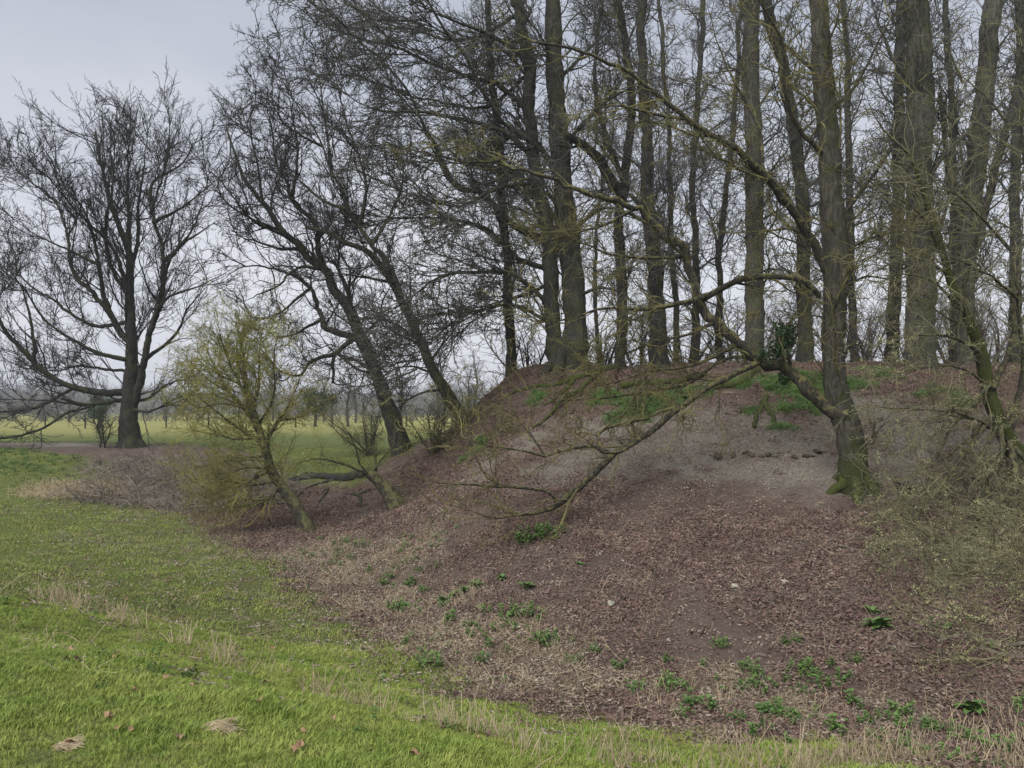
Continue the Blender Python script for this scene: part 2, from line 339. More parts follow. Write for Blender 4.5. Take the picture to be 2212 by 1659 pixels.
ground["kind"] = 'structure'; ground["label"] = 'grassy bank, ditch and leaf covered earth mound with open field behind'

# ------------------------------------------------------------------ branching
def unit(v): return v / (np.linalg.norm(v, axis=-1, keepdims=True) + 1e-9)
def inframe(P, mx=240, my=160):
    d = np.maximum(P[:, 1], .5); px = CX + F * P[:, 0] / d; py = HY - F * (P[:, 2] - EYE) / d
    return (px > -mx) & (px < 2212 + mx) & (py > -my) & (py < 1659 + 100)
def spawn(P, R, dens, tmin, ang, asd, lf, lmin, lmax, rf, flat=0.0):
    n, k, _ = P.shape; seg = np.linalg.norm(np.diff(P, axis=1), axis=2).sum(1)
    cnt = np.maximum(1, rng.poisson(dens * seg * (1 - tmin) + .2)); pi = np.repeat(np.arange(n), cnt)
    off = np.concatenate([[0], np.cumsum(cnt)])[:-1]; j = np.arange(len(pi)) - off[pi]
    t = tmin + (1 - tmin) * np.clip((j + rng.random(len(pi))) / cnt[pi], 0, .995)
    u = t * (k - 1); i = np.minimum(u.astype(int), k - 2); f = (u - i)[:, None]
    p0 = P[pi, i] * (1 - f) + P[pi, i + 1] * f; tg = unit(P[pi, i + 1] - P[pi, i]); r = R[pi, i] * (1 - f[:, 0]) + R[pi, i + 1] * f[:, 0]
    rv = unit(rng.normal(size=tg.shape) * np.array([1, 1, 1 - flat])); sd = unit(rv - (rv * tg).sum(1, keepdims=True) * tg)
    a = np.clip(rng.normal(ang, asd, len(pi)), .15, 1.6)[:, None]
    D = unit(tg * np.cos(a) + sd * np.sin(a))
    L = np.clip(lf * seg[pi] * (1.1 - .6 * t) * rng.uniform(.55, 1.25, len(pi)), lmin, lmax * rng.uniform(.6, 1.1, len(pi)))
    return p0, D, L, np.minimum(r * rf, r * .9)
def growlv(p0, D, L, r0, k, wander, trop, rend):
    n = len(p0); P = np.empty((n, k + 1, 3)); P[:, 0] = p0; D = D.copy()
    for s in range(k):
        D = unit(D + rng.normal(size=D.shape) * wander + np.asarray(trop))
        P[:, s + 1] = P[:, s] + D * (L / k)[:, None]
    tt = np.linspace(0, 1, k + 1)[None, :]
    R = r0[:, None] * (1 - tt) + np.minimum(rend, r0 * .8)[:, None] * tt if np.ndim(rend) else r0[:, None] * (1 - tt) + np.minimum(rend, r0 * .8)[:, None] * tt
    return P, R
def crown(mb, src, levels, cull=True, ground_clear=True):
    """src = [(P,R)...] parent polylines; each level grows from the last"""
    P = np.stack([catmull(p, 25) for p, r in src]); R = np.stack([np.interp(np.linspace(0, 1, 25), np.linspace(0, 1, len(r)), r) for p, r in src])
    last = None; prev = None; allv = [(P, R)]
    for lv in levels:
        args = (lv.get('tmin', .15), lv['ang'], lv.get('asd', .25), lv['lf'], lv['lmin'], lv['lmax'], lv['rf'], lv.get('flat', 0))
        got = [spawn(P, R, lv['dens'], *args)]
        if prev is not None: got.append(spawn(prev[0], prev[1], lv['dens'] * lv.get('old', .7), *args))
        p0, D, L, r0 = (np.concatenate(q) for q in zip(*got))
        if cull: k = inframe(p0); p0, D, L, r0 = p0[k], D[k], L[k], r0[k]
        r0 = np.clip(r0, lv['rmin'], lv['rmax'])
        P2, R2 = growlv(p0, D, L, r0, lv['k'], lv['w'], lv.get('trop', (0, 0, 0)), lv['rend'])
        if ground_clear:
            g = gz(P2[..., 0], P2[..., 1], False) + .04; P2[..., 2] = np.maximum(P2[..., 2], g)
        tubes(mb, P2, R2, lv['s'])
        prev = (P, R); P, R = P2, R2; last = P2; allv.append((P2, R2))
    crown.levels = allv
    return last
LV = lambda dens, ang, lf, lmin, lmax, rf, rmin, rmax, rend, k, w, s=3, **kw: dict(dens=dens, ang=ang, lf=lf, lmin=lmin, lmax=lmax, rf=rf, rmin=rmin, rmax=rmax, rend=rend, k=k, w=w, s=s, **kw)
def euler_to(nn):
    """XYZ euler angles that turn the local up axis onto the unit vectors nn"""
    return np.column_stack([-np.arcsin(np.clip(nn[:, 1], -1, 1)), np.arctan2(nn[:, 0], nn[:, 2]), np.zeros(len(nn))])
def instancer(name, co, nn, scale, coll):
    n = len(co); me = bpy.data.meshes.new(name); me.vertices.add(n); me.vertices.foreach_set('co', np.asarray(co, np.float32).ravel())
    a = me.attributes.new('rot', 'FLOAT_VECTOR', 'POINT'); a.data.foreach_set('vector', euler_to(nn).astype(np.float32).ravel())
    a = me.attributes.new('spin', 'FLOAT_VECTOR', 'POINT'); a.data.foreach_set('vector', np.column_stack([np.zeros(n), np.zeros(n), rng.uniform(0, 6.283, n)]).astype(np.float32).ravel())
    a = me.attributes.new('scl', 'FLOAT', 'POINT'); a.data.foreach_set('value', np.asarray(scale, np.float32))
    a = me.attributes.new('pick', 'INT', 'POINT'); a.data.foreach_set('value', rng.integers(0, len(coll.objects), n).astype(np.int32))
    o = bpy.data.objects.new(name, me); col.objects.link(o); o["kind"] = 'stuff'
    ng = bpy.data.node_groups.new(name, 'GeometryNodeTree'); ng.interface.new_socket('Geometry', in_out='INPUT', socket_type='NodeSocketGeometry'); ng.interface.new_socket('Geometry', in_out='OUTPUT', socket_type='NodeSocketGeometry')
    gi = N(ng, 'NodeGroupInput'); go = N(ng, 'NodeGroupOutput'); ip = N(ng, 'GeometryNodeInstanceOnPoints'); ci = N(ng, 'GeometryNodeCollectionInfo')
    ci.inputs['Collection'].default_value = coll; ci.inputs['Separate Children'].default_value = True; ci.inputs['Reset Children'].default_value = True
    def na(nm, ty): q = N(ng, 'GeometryNodeInputNamedAttribute', data_type=ty); q.inputs['Name'].default_value = nm; return q.outputs['Attribute']
    ip.inputs['Pick Instance'].default_value = True
    ng.links.new(gi.outputs[0], ip.inputs['Points']); ng.links.new(ci.outputs[0], ip.inputs['Instance'])
    ng.links.new(na('pick', 'INT'), ip.inputs['Instance Index']); ng.links.new(na('rot', 'FLOAT_VECTOR'), ip.inputs['Rotation']); ng.links.new(na('scl', 'FLOAT'), ip.inputs['Scale'])
    ri = N(ng, 'GeometryNodeRotateInstances'); ng.links.new(ip.outputs[0], ri.inputs['Instances']); ng.links.new(na('spin', 'FLOAT_VECTOR'), ri.inputs['Rotation'])
    ng.links.new(ri.outputs[0], go.inputs[0])
    md = o.modifiers.new('scatter', 'NODES'); md.node_group = ng
    return o
def proto_coll(name, meshes):
    c = bpy.data.collections.new(name)
    for i, me in enumerate(meshes): c.objects.link(bpy.data.objects.new(name + '_shape', me))
    return c
def spray_mesh(name, mat, w, n1, n2, up=.0, th=1.0):
    """one metre of end branch with its side twigs and twiglets, growing along +Z"""
    mb = MB(); P, R = growlv(np.zeros((1, 3)), np.array([[0, 0, 1.]]), np.array([1.]), np.array([.0115]), 7, w, (0, 0, .05), np.array([.006])); tubes(mb, P, R * th, 4)
    p0, D, L, r = spawn(P, R, n1, .08, .72, .2, .48, .16, .55, .8, 0); P1, R1 = growlv(p0, D, L, np.clip(r, .0058, .008), 4, w * 1.2, (0, 0, up), .005); tubes(mb, P1, R1 * th, 3)
    p0, D, L, r = spawn(P1, R1, n2, .1, .75, .25, .55, .07, .24, .9, 0); P2, R2 = growlv(p0, D, L, np.clip(r, .0046, .006), 2, w * 1.3, (0, 0, up), .0038); tubes(mb, P2, R2 * th, 3)
    return mb.mesh(name, mat)
SPRAY = {k: proto_coll('spray_' + k, [spray_mesh('twig_spray', MAT[m], w, n1, n2, up, th) for _ in range(6)]) for k, m, w, n1, n2, up, th in
 [('dark', 'dark_twig', .17, 7, 6, .05, 1.3), ('gnarl', 'dark_twig', .27, 7, 6, .02, 1.25), ('grey', 'grey_twig', .24, 7, 5, 0, 1.3), ('far', 'far_twig', .22, 7, 5, 0, 1.15), ('lichen', 'lichen_twig', .34, 8, 6, 0, 1.25), ('thorn', 'thorn_twig', .26, 10, 8, 0, .8), ('bush', 'bush_twig', .26, 9, 8, 0, .8)]}
def stem(pts, d, w0, w1, spread=0.0, wob=.02, n=None):
    """traced centre line -> world polyline; third value of a point is its depth offset"""
    q = []
    L = len(pts)
    for i, p in enumerate(pts):
        dd = (p[2] if len(p) > 2 else 0) + spread * (i / (L - 1)) ** 1.2
        q.append(Wp(p[0], p[1], d + dd))
    q = np.array(q); ln = np.linalg.norm(np.diff(q, axis=0), axis=1).sum()
    n = n or int(np.clip(ln / .16, 8, 90)); P = catmull(q, n)
    wv = np.cumsum(rng.normal(size=(n, 3)) * wob * .5, axis=0); wv -= np.linspace(0, 1, n)[:, None] * wv[-1]; P[:, :] += wv * (ln / 6 + .3) * .5
    w = (w0 + (w1 - w0) * np.linspace(0, 1, n) ** .85) * .86
    R = w / 2 * P[:, 1] / F
    return P, R
def stem_taper(e, pts, d, w0, w1, spread=0.0, wob=.02):
    P, R = stem(pts, d, w0, w1, spread, wob); t_ = np.linspace(0, 1, len(R)); return P, (w0 + (w1 - w0) * t_ ** e) * .43 * P[:, 1] / F
def limbs_of(trunk, specs, wob, tip=.4, pre=()):
    """each limb starts on the nearest stem already drawn, so it is really joined to it in depth"""
    have = [trunk] + list(pre); out = list(pre); par = [-1] * len(pre)
    for pts, a, c, spread in specs:
        A_ = np.concatenate([h[0] for h in have]); px = CX + F * A_[:, 0] / A_[:, 1]; py = HY - F * (A_[:, 2] - EYE) / A_[:, 1]
        k = np.argmin((px - pts[0][0]) ** 2 + (py - pts[0][1]) ** 2); d0 = A_[k, 1] - (pts[0][2] if len(pts[0]) > 2 else 0)
        q = ([(px[k], py[k]) + tuple(pts[0][2:])] if math.hypot(px[k] - pts[0][0], py[k] - pts[0][1]) < 32 else [pts[0]]) + list(pts[1:])
        P, R = stem(q, d0, a, c * tip if c <= 4 else c, spread, wob)
        hi = int(np.searchsorted(np.cumsum([len(h[0]) for h in have]), k, 'right')) - 1; par.append(-1 if hi < 0 else (hi if par[hi] < 0 else par[hi])); have.append((P, R)); out.append((P, R))
    limbs_of.par = par
    return out
def add_stem(parent, P, R, mat, name, org, sides=12, flare=0.0):
    mb = MB()
    fl = None
    if flare:
        h = P[:, 2] - P[0, 2]; R = R * (1 + flare * np.exp(-np.maximum(h, 0) / .38)); fl = .10 * np.exp(-np.maximum(h, 0) / .6)
    k_ = np.arange(len(R)); R = R * (1 + .045 * np.interp(k_, np.arange(0, len(R) + 3, 3), rng.normal(size=len(np.arange(0, len(R) + 3, 3)))) * np.clip(rng.normal(1, .3), .4, 1.6))
    tubes(mb, P[None], R[None], sides, .13, fl)
    return mb.build(name, mat, parent, org)
def make_tree(name, label, cat, base, trunk, limbs, levels, tm, cm, limb_mat=None, group=None, flare=.45, src_trunk=True, extra=None, ts=18, spray=None):
    """trunk=(P,R); limbs=[(P,R)]; base = point on the ground"""
    base = np.asarray(base, float); root = empty(name, base); tag(root, label, cat, group)
    P, R = trunk
    foot = np.array([base[0], base[1], base[2] - .25]); P = np.vstack([foot, P]); R = np.concatenate([[R[0]], R])
    add_stem(root, P, R, MAT[tm], 'trunk', base, ts, flare)
    par = limbs_of.par if len(limbs_of.par) == len(limbs) else [-1] * len(limbs); done = []
    for (p, r), q in zip(limbs, par):
        done.append(add_stem(root if q < 0 else done[q], p, r, MAT[limb_mat or tm], 'limb' if q < 0 else 'branch', base, 9))
    mb = MB(); src = list(limbs) + ([trunk] if src_trunk else [])
    last = crown(mb, src, levels)
    o = mb.build('crown', MAT[cm], root, base); o["kind"] = 'stuff'
    if spray:
        kind, dens, lo, hi, trop, keep = spray; got = []
        for q, (P_, R_) in enumerate(crown.levels):
            n = len(crown.levels) - 1 - q
            if q == 0: P_, R_ = P_[:len(limbs)], R_[:len(limbs)]
            if len(P_): got.append(spawn(P_, R_, dens * (1, .7, .3, .2)[min(n, 3)], .12 if q else .3, .62, .25, 9, .1, 1.0, 1, .1))
            tipd = unit(P_[:, -1] - P_[:, -2]) if len(P_) else P_[:, 0]
            if len(P_): got.append((P_[:, -1], tipd, np.ones(len(P_)), np.ones(len(P_))))
        p0, D, L, r0 = (np.concatenate(z) for z in zip(*got)); k = (rng.random(len(p0)) < keep) & inframe(p0, 160, 120) & (p0[:, 2] > gz(p0[:, 0], p0[:, 1], False) + .2); p0, D = p0[k], unit(D[k] + np.asarray(trop))
        o = instancer('twigs', p0 - base, D, rng.uniform(lo, hi, len(p0)), SPRAY[kind]); o.parent = root
        print(name, 'sprays', len(p0))
    if extra: extra(root, base, last)
    return root

def roots(root, base, n, r, length, mat):
    for q in range(n):
        a = q * 2 * np.pi / n + rng.uniform(-.4, .4); d = np.array([np.cos(a), np.sin(a)]); t_ = np.linspace(0, 1, 9); x = base[0] + d[0] * t_ * length + rng.normal(size=9) * .02; y = base[1] + d[1] * t_ * length + rng.normal(size=9) * .02
        z = gz(x, y) + (1 - t_) ** 2.2 * r * 2.4 - .02 - t_ * r * .5; x[0], y[0] = base[0] + d[0] * r * .35, base[1] + d[1] * r * .35
        mb = MB(); tubes(mb, np.column_stack([x, y, z])[None], (r * np.linspace(.62, .16, 9))[None], 9, .18); mb.build('root', MAT[mat], root, base)

# --- big spreading tree on the far rim, left
D1 = 31.5; b1 = hit(281, 966); D1 = b1[1]
T1 = [stem_taper(.5, [(281,966),(279,920),(277,886),(280,800),(279,753),(277,653),(273,565),(267,525),(240,450),(220,370),(205,285)], D1, 58, 5, .5)]
l1 = [([(290,900),(306,850),(314,800),(317,753),(333,653),(345,560),(325,400),(352,300),(367,233),(370,160)],27,4,-1.5),
 ([(277,560),(277,417),(277,267),(285,180)],18,3,1.5), ([(325,420),(333,333),(393,283),(432,200)],13,3,1.2), ([(327,450),(397,400),(482,317)],12,3,-2),
 ([(270,740),(253,693),(200,620),(160,570),(123,400),(67,333),(18,290)],20,3,2.5), ([(265,720),(230,653),(217,587),(207,500),(180,417),(140,350),(122,275)],17,3,-2.5),
 ([(275,770),(263,773),(187,753),(100,693),(50,620),(-5,560)],15,4,-2), ([(272,846),(200,843),(140,823),(97,800),(67,766),(20,713),(-10,650),(-50,560)],23,6,-1.5), ([(80,780),(73,740),(47,620),(-10,545)],12,4,-.5),
 ([(268,866),(187,873),(133,860)],13,8,-1), ([(160,846),(83,880),(0,891),(-60,888)],9,5,-1.5), ([(200,880),(173,886),(143,893),(93,923),(33,941),(-20,948)],8,6,-2.2), ([(190,872),(120,866),(50,862),(-30,868)],8,4,.8),
 ([(318,780),(327,766),(383,720),(410,663),(462,600)],13,3,1.5), ([(322,730),(353,653),(433,620),(482,586)],12,3,-2), ([(310,870),(320,860),(363,830),(402,820),(430,830)],11,4,1.5), ([(308,892),(323,890),(377,863),(430,840)],10,4,-1.5),
 ([(330,550),(400,500),(472,440)],13,3,2), ([(270,640),(240,560),(235,450),(250,330),(240,200)],15,3,-2.8), ([(335,620),(370,540),(420,450),(450,350)],13,3,-.6), ([(276,600),(300,480),(305,360),(320,190)],15,3,2.8),
 ([(262,800),(180,790),(120,800),(60,790)],10,3,2.5), ([(276,700),(200,700),(110,640),(40,560),(10,450)],13,3,3.2), ([(281,640),(250,520),(170,420),(110,330),(80,300)],13,3,-3.4), ([(214,560),(150,520),(80,480),(20,430)],10,3,-1)]
lower = lambda sp, y0, f, th=1: [([(q[0], y0 - (y0 - q[1]) * f if q[1] < y0 else q[1]) + tuple(q[2:]) for q in p], a * th, c * th, s_) for p, a, c, s_ in sp]
l1 = lower(l1, 620, .80, .86)
L1 = limbs_of(T1[0], l1, .05)
make_tree('bare_tree', 'huge bare tree with many upswept dark limbs on the far ditch rim at left', 'tree', b1, T1[0], L1,
 [LV(.95,.5,.34,1.2,3.0,.5,.025,.05,.012,10,.12,5,tmin=.25,trop=(0,0,.07)), LV(1.7,.6,.45,.8,2.4,.5,.014,.034,.009,7,.15,4,tmin=.12,trop=(0,0,.07)), LV(2.8,.62,.5,.5,1.5,.6,.010,.017,.008,5,.18,tmin=.1,trop=(0,0,.06))], 'dark_bark', 'dark_twig', spray=('dark', 1.35, .4, .95, (0, 0, .25), 0.5))

# --- gnarled dark tree leaning left
b2 = hit(868, 975); D2 = b2[1]
T2 = stem([(868,975),(852,910),(830,840),(805,770),(788,725),(768,665),(732,625),(713,586),(669,558),(649,530),(609,498),(570,439),(526,380),(490,280)], D2, 44, 4, 1.0)
l2 = [([(732,625),(693,546),(677,490),(629,439),(598,364),(590,316),(575,230)],20,3,-1.5), ([(795,745),(764,737),(717,725),(701,718),(690,680),(669,622),(625,598),(574,586),(526,582),(488,600)],20,4,1.2),
 ([(764,737),(735,755),(720,773),(697,778),(668,790),(653,810),(638,810),(608,800),(586,778),(560,760)],15,4,-1.4), ([(720,768),(719,790),(722,805),(719,828)],10,6,-.2), ([(818,812),(777,800),(757,783),(735,763),(720,740)],9,3,1.2),
 ([(650,532),(600,540),(540,520),(500,500)],11,3,1.5), ([(609,498),(560,480),(520,450),(490,400)],10,3,-1.5), ([(770,668),(740,600),(730,540),(745,470),(735,400)],12,3,1.8), ([(700,580),(640,580),(600,620),(560,640),(520,650)],10,3,-2),
 ([(669,622),(640,650),(600,680),(560,690),(520,700)],9,3,.8), ([(570,439),(560,360),(540,290),(530,230)],9,3,-1), ([(629,439),(640,350),(630,270),(620,190)],10,3,.6), ([(788,725),(820,690),(830,640),(850,600)],9,3,-1), ([(690,690),(640,720),(600,730),(550,720)],9,3,1)]
make_tree('bare_tree', 'gnarled almost black bare tree leaning left at the foot of the mound', 'tree', b2, T2, limbs_of(T2, l2, .09),
 [LV(.7,.7,.40,1.2,3.2,.5,.025,.055,.010,10,.24,5,tmin=.2,trop=(-.02,0,.08)), LV(2.0,.7,.45,.6,1.8,.5,.012,.028,.008,6,.25,4,trop=(0,0,.06)), LV(3.0,.72,.5,.4,1.2,.6,.010,.018,.007,5,.26,tmin=.1,trop=(0,0,.05))], 'dark_bark', 'dark_twig', spray=('gnarl', 1.7, .35, .8, (-.05, 0, .2), 0.6))

# --- long leaning tree with two parallel stems
b3 = hit(1010, 912); D3 = b3[1]
T3 = stem([(1010,912),(985,885),(960,840),(928,790),(911,745),(875,665),(848,606),(820,570),(788,538),(740,522),(713,506),(660,490)], D3, 34, 8, .8)
l3 = [([(925,775),(900,705),(872,640),(832,558),(804,530),(780,487),(756,455),(736,407),(713,356),(700,308),(661,229),(629,169),(604,110)],18,3,-.9), ([(756,455),(685,427),(645,387),(598,348),(560,280)],10,3,1.2),
 ([(713,356),(705,260),(692,150),(672,60)],9,3,1), ([(780,487),(790,400),(770,300),(740,200),(720,90)],10,3,-1.2), ([(820,570),(800,520),(760,470)],9,3,1), ([(848,606),(780,600),(720,590),(680,600)],9,3,-1), ([(911,745),(850,700),(790,690),(740,700)],8,3,-1.2),
 ([(700,308),(650,270),(610,240),(580,220)],8,3,-1), ([(928,790),(960,740),(990,700),(1000,640)],8,3,.8), ([(804,530),(850,450),(870,370),(860,280)],10,3,1.6), ([(940,805),(890,790),(850,800),(800,830)],7,3,-1.5), ([(960,840),(910,850),(860,880),(820,900)],7,3,-1.6)]
make_tree('bare_tree', 'long slender bare tree leaning far left from the left shoulder of the mound', 'tree', b3, T3, limbs_of(T3, lower(l3, 420, .85), .05),
 [LV(.75,.6,.34,.9,2.2,.5,.022,.045,.010,9,.15,5,tmin=.25,trop=(-.03,0,.09)), LV(2.2,.65,.45,.6,1.8,.5,.011,.025,.008,6,.18,4,trop=(-.02,0,.07)), LV(3.0,.65,.5,.4,1.2,.6,.009,.016,.007,5,.2,tmin=.1,trop=(0,0,.06))], 'far_bark', 'dark_twig', spray=('dark', 1.6, .35, .75, (-.1, 0, .25), 0.55))

# --- twin-stemmed old beech on the mound crest
b4 = gpt(*(Wp(1225, 798, 22.3)[:2])); D4 = 22.3
T4 = stem([(1240,798),(1240,690),(1226,500),(1215,350),(1205,200),(1195,0),(1190,-60)], D4, 66, 36, .2)
l4 = [([(1196,822),(1192,650),(1172,450),(1157,300),(1142,150),(1120,0),(1110,-60)],46,26,-.4), ([(1214,420),(1184,340),(1134,297),(1087,267),(1067,233),(1037,187),(1010,127),(950,40),(910,-20)],17,5,-1.5),
 ([(1180,520),(1100,480),(1040,420),(985,400),(955,332),(900,240),(850,160),(780,90),(715,30)],20,3,-2.0), ([(1190,580),(1110,560),(1060,500),(960,470),(880,470),(800,480)],15,3,1.5), ([(1180,440),(1100,375),(1000,360),(900,330),(815,318)],13,3,2.2),
 ([(1160,340),(1090,290),(980,260),(880,250),(800,240),(735,195)],15,3,-2.8), ([(1150,240),(1060,180),(950,150),(850,110),(760,80),(670,45)],15,3,1.2), ([(1135,130),(1050,70),(950,30),(850,-20)],14,4,-1.8),
 ([(1192,660),(1120,600),(1050,590),(960,600),(900,640),(850,700)],13,3,-3.2), ([(1195,700),(1100,660),(1000,680),(940,730),(900,800)],11,3,-3.6), ([(1230,500),(1300,450),(1380,470),(1430,500)],12,3,-2.5), ([(1215,320),(1290,230),(1370,180),(1450,160)],14,4,-2),
 ([(1200,180),(1280,100),(1360,40)],12,4,1.5), ([(1195,610),(1130,640),(1060,660),(990,700)],11,3,1.8), ([(1170,400),(1080,400),(990,440),(900,420),(830,400)],12,3,-3.4), ([(1142,150),(1050,230),(960,220),(860,200),(770,160)],11,3,2.8), ([(1120,30),(1000,90),(900,70),(800,40),(720,-10)],11,3,3), ([(1240,640),(1300,620),(1350,640),(1400,690)],10,3,-3)]
make_tree('beech_tree', 'old twin stemmed beech with a broad buttressed base on the mound crest', 'tree', b4, T4, limbs_of(T4, l4, .05),
 [LV(.95,.6,.34,1.4,3.6,.5,.025,.055,.011,10,.13,5,tmin=.1,trop=(-.06,-.01,.01),flat=.3), LV(2.2,.6,.45,.7,2.2,.5,.012,.03,.008,7,.16,4,trop=(-.05,0,.01),flat=.3), LV(4.2,.62,.5,.5,1.4,.6,.011,.02,.008,5,.22,tmin=.1,trop=(-.04,0,.0))], 'far_bark', 'grey_twig', extra=lambda root, base, last: roots(root, base, 7, .36, 1.2, 'far_bark'), spray=('grey', 1.5, .4, .9, (-.2, 0, .05), 0.44), flare=.5)

# --- near tree with upright trunk, a long leaning stem and a low drooping lichen branch
b7 = hit(1846, 1062); D7 = b7[1]
T7 = stem([(1846,1062),(1840,1000),(1830,930),(1812,870),(1803,800),(1800,700),(1797,500),(1790,350),(1785,200),(1775,50),(1770,-50)], D7, 64, 44, .6, .03)
lean = stem([(1826,905),(1790,865),(1760,840),(1700,800),(1640,760),(1600,730),(1560,690),(1520,640),(1495,590),(1470,540),(1425,485),(1370,440),(1285,402),(1190,382),(1100,376),(1010,350)], D7, 36, 5, 1.5, .13)
low = stem([(1650,775,.4),(1600,800,.3),(1560,826,.1),(1480,880,0),(1400,940,-.1),(1330,980,-.2),(1290,1020,-.25),(1250,1055,-.3),(1205,1092,-.35)], D7, 15, 17, 0, .06)
l7 = [([(1215,1088,-.35),(1185,1060,-.4),(1130,1056,-.5),(1085,1050,-.5),(1050,1030,-.4),(1030,990,-.3),(1005,945,0),(980,900,.3)],10,4,0), ([(1215,1092,-.4),(1180,1105,-.6),(1120,1115,-.9),(1060,1120,-1.1),(1000,1100,-1.3),(940,1085,-1.4)],12,3,0), ([(1085,1050,-.5),(1020,1048,-.7),(950,1045,-.9),(880,1030,-1)],8,3,0),
 ([(1385,950,0),(1340,975,-.5),(1300,978,-.7),(1280,965,-.7),(1230,970,-.8),(1180,985,-1)],11,5,0), ([(1300,975,-.7),(1290,940,-.5),(1330,920,-.3),(1400,905,.1)],10,7,0), ([(1180,985,-1),(1120,970,-1.1),(1060,960,-1.2),(980,940,-1.2),(900,925,-1)],7,3,0), ([(1180,985,-1),(1150,940,-.9),(1120,900,-.6),(1080,860,-.3)],7,3,0),
 ([(1540,640,.8),(1600,606,.3),(1680,598,0),(1735,605,-.2),(1770,640,-.2)],17,14,0), ([(1530,655,.8),(1450,665,.5),(1380,675,.2),(1300,672,0),(1220,690,-.2),(1150,700,-.3)],16,4,0), ([(1795,600,.2),(1770,540,.2),(1720,450,0),(1660,370,-.3),(1580,310,-.5),(1490,250,-.6),(1410,180,-.7),(1340,140,-.8),(1250,110,-.9),(1150,90,-1)],26,6,0),
 ([(1475,550),(1400,560),(1320,550),(1240,520),(1150,500)],11,3,.6), ([(1370,440),(1320,480),(1260,500),(1190,520),(1110,540)],10,3,-.6), ([(1560,690),(1500,720),(1420,740),(1340,770),(1270,790),(1200,780)],10,3,-.8), ([(1600,730),(1540,770),(1470,790),(1400,800),(1310,830),(1220,850)],10,3,-.6), ([(1640,762),(1560,780),(1480,830),(1380,850),(1280,860),(1180,870),(1080,880)],10,3,-.2),
 ([(1660,370),(1640,280),(1600,200),(1560,120),(1530,20)],12,4,.6), ([(1490,250),(1420,250),(1340,230),(1260,240)],9,3,-.6), ([(1795,480),(1850,420),(1910,340),(1960,250),(1990,150)],14,4,-.6), ([(1790,350),(1730,280),(1700,200),(1690,100),(1640,0)],15,5,-1), ([(1798,560),(1870,520),(1950,500),(2030,510)],10,3,-1), ([(1790,250),(1850,180),(1900,90),(1950,0)],12,4,-.6), ([(1785,180),(1720,120),(1650,60),(1600,-20)],12,4,.6), ([(1800,640),(1860,600),(1930,610),(2000,640)],8,3,.8), ([(1850,1000,-.1),(1880,950,-.2),(1905,920,-.2),(1930,905,-.2)],9,3,0), ([(1700,800,.2),(1705,760,.1),(1690,720,.1),(1710,690,.1)],12,5,0)]
def t7x(root, base, last): roots(root, base, 6, T7[1][0], .75, 'mossy_bark')
MAT['base_moss_bark'] = bark('base_moss_bark', (.036, .033, .027), (.115, .104, .082), (.045, .052, .016), .5, 4, 9, b7[2])
make_tree('leaning_tree', 'forked mossy based tree with a long stem arching left over the leafy slope', 'tree', b7, T7, limbs_of(T7, l7, .05, pre=[lean, low]),
 [LV(1.0,.7,.36,.8,2.4,.5,.012,.03,.007,9,.2,5,tmin=.1,trop=(-.06,-.01,.01),flat=.3), LV(3.2,.72,.42,.4,1.4,.5,.0075,.016,.0055,6,.24,4,trop=(-.03,0,.01)), LV(3.8,.75,.5,.3,.9,.6,.007,.012,.0055,5,.3,tmin=.1)], 'base_moss_bark', 'lichen_twig', spray=('lichen', 1.9, .25, .6, (-.12, 0, 0), 0.23), limb_mat='lichen_bark', flare=.3, extra=t7x)

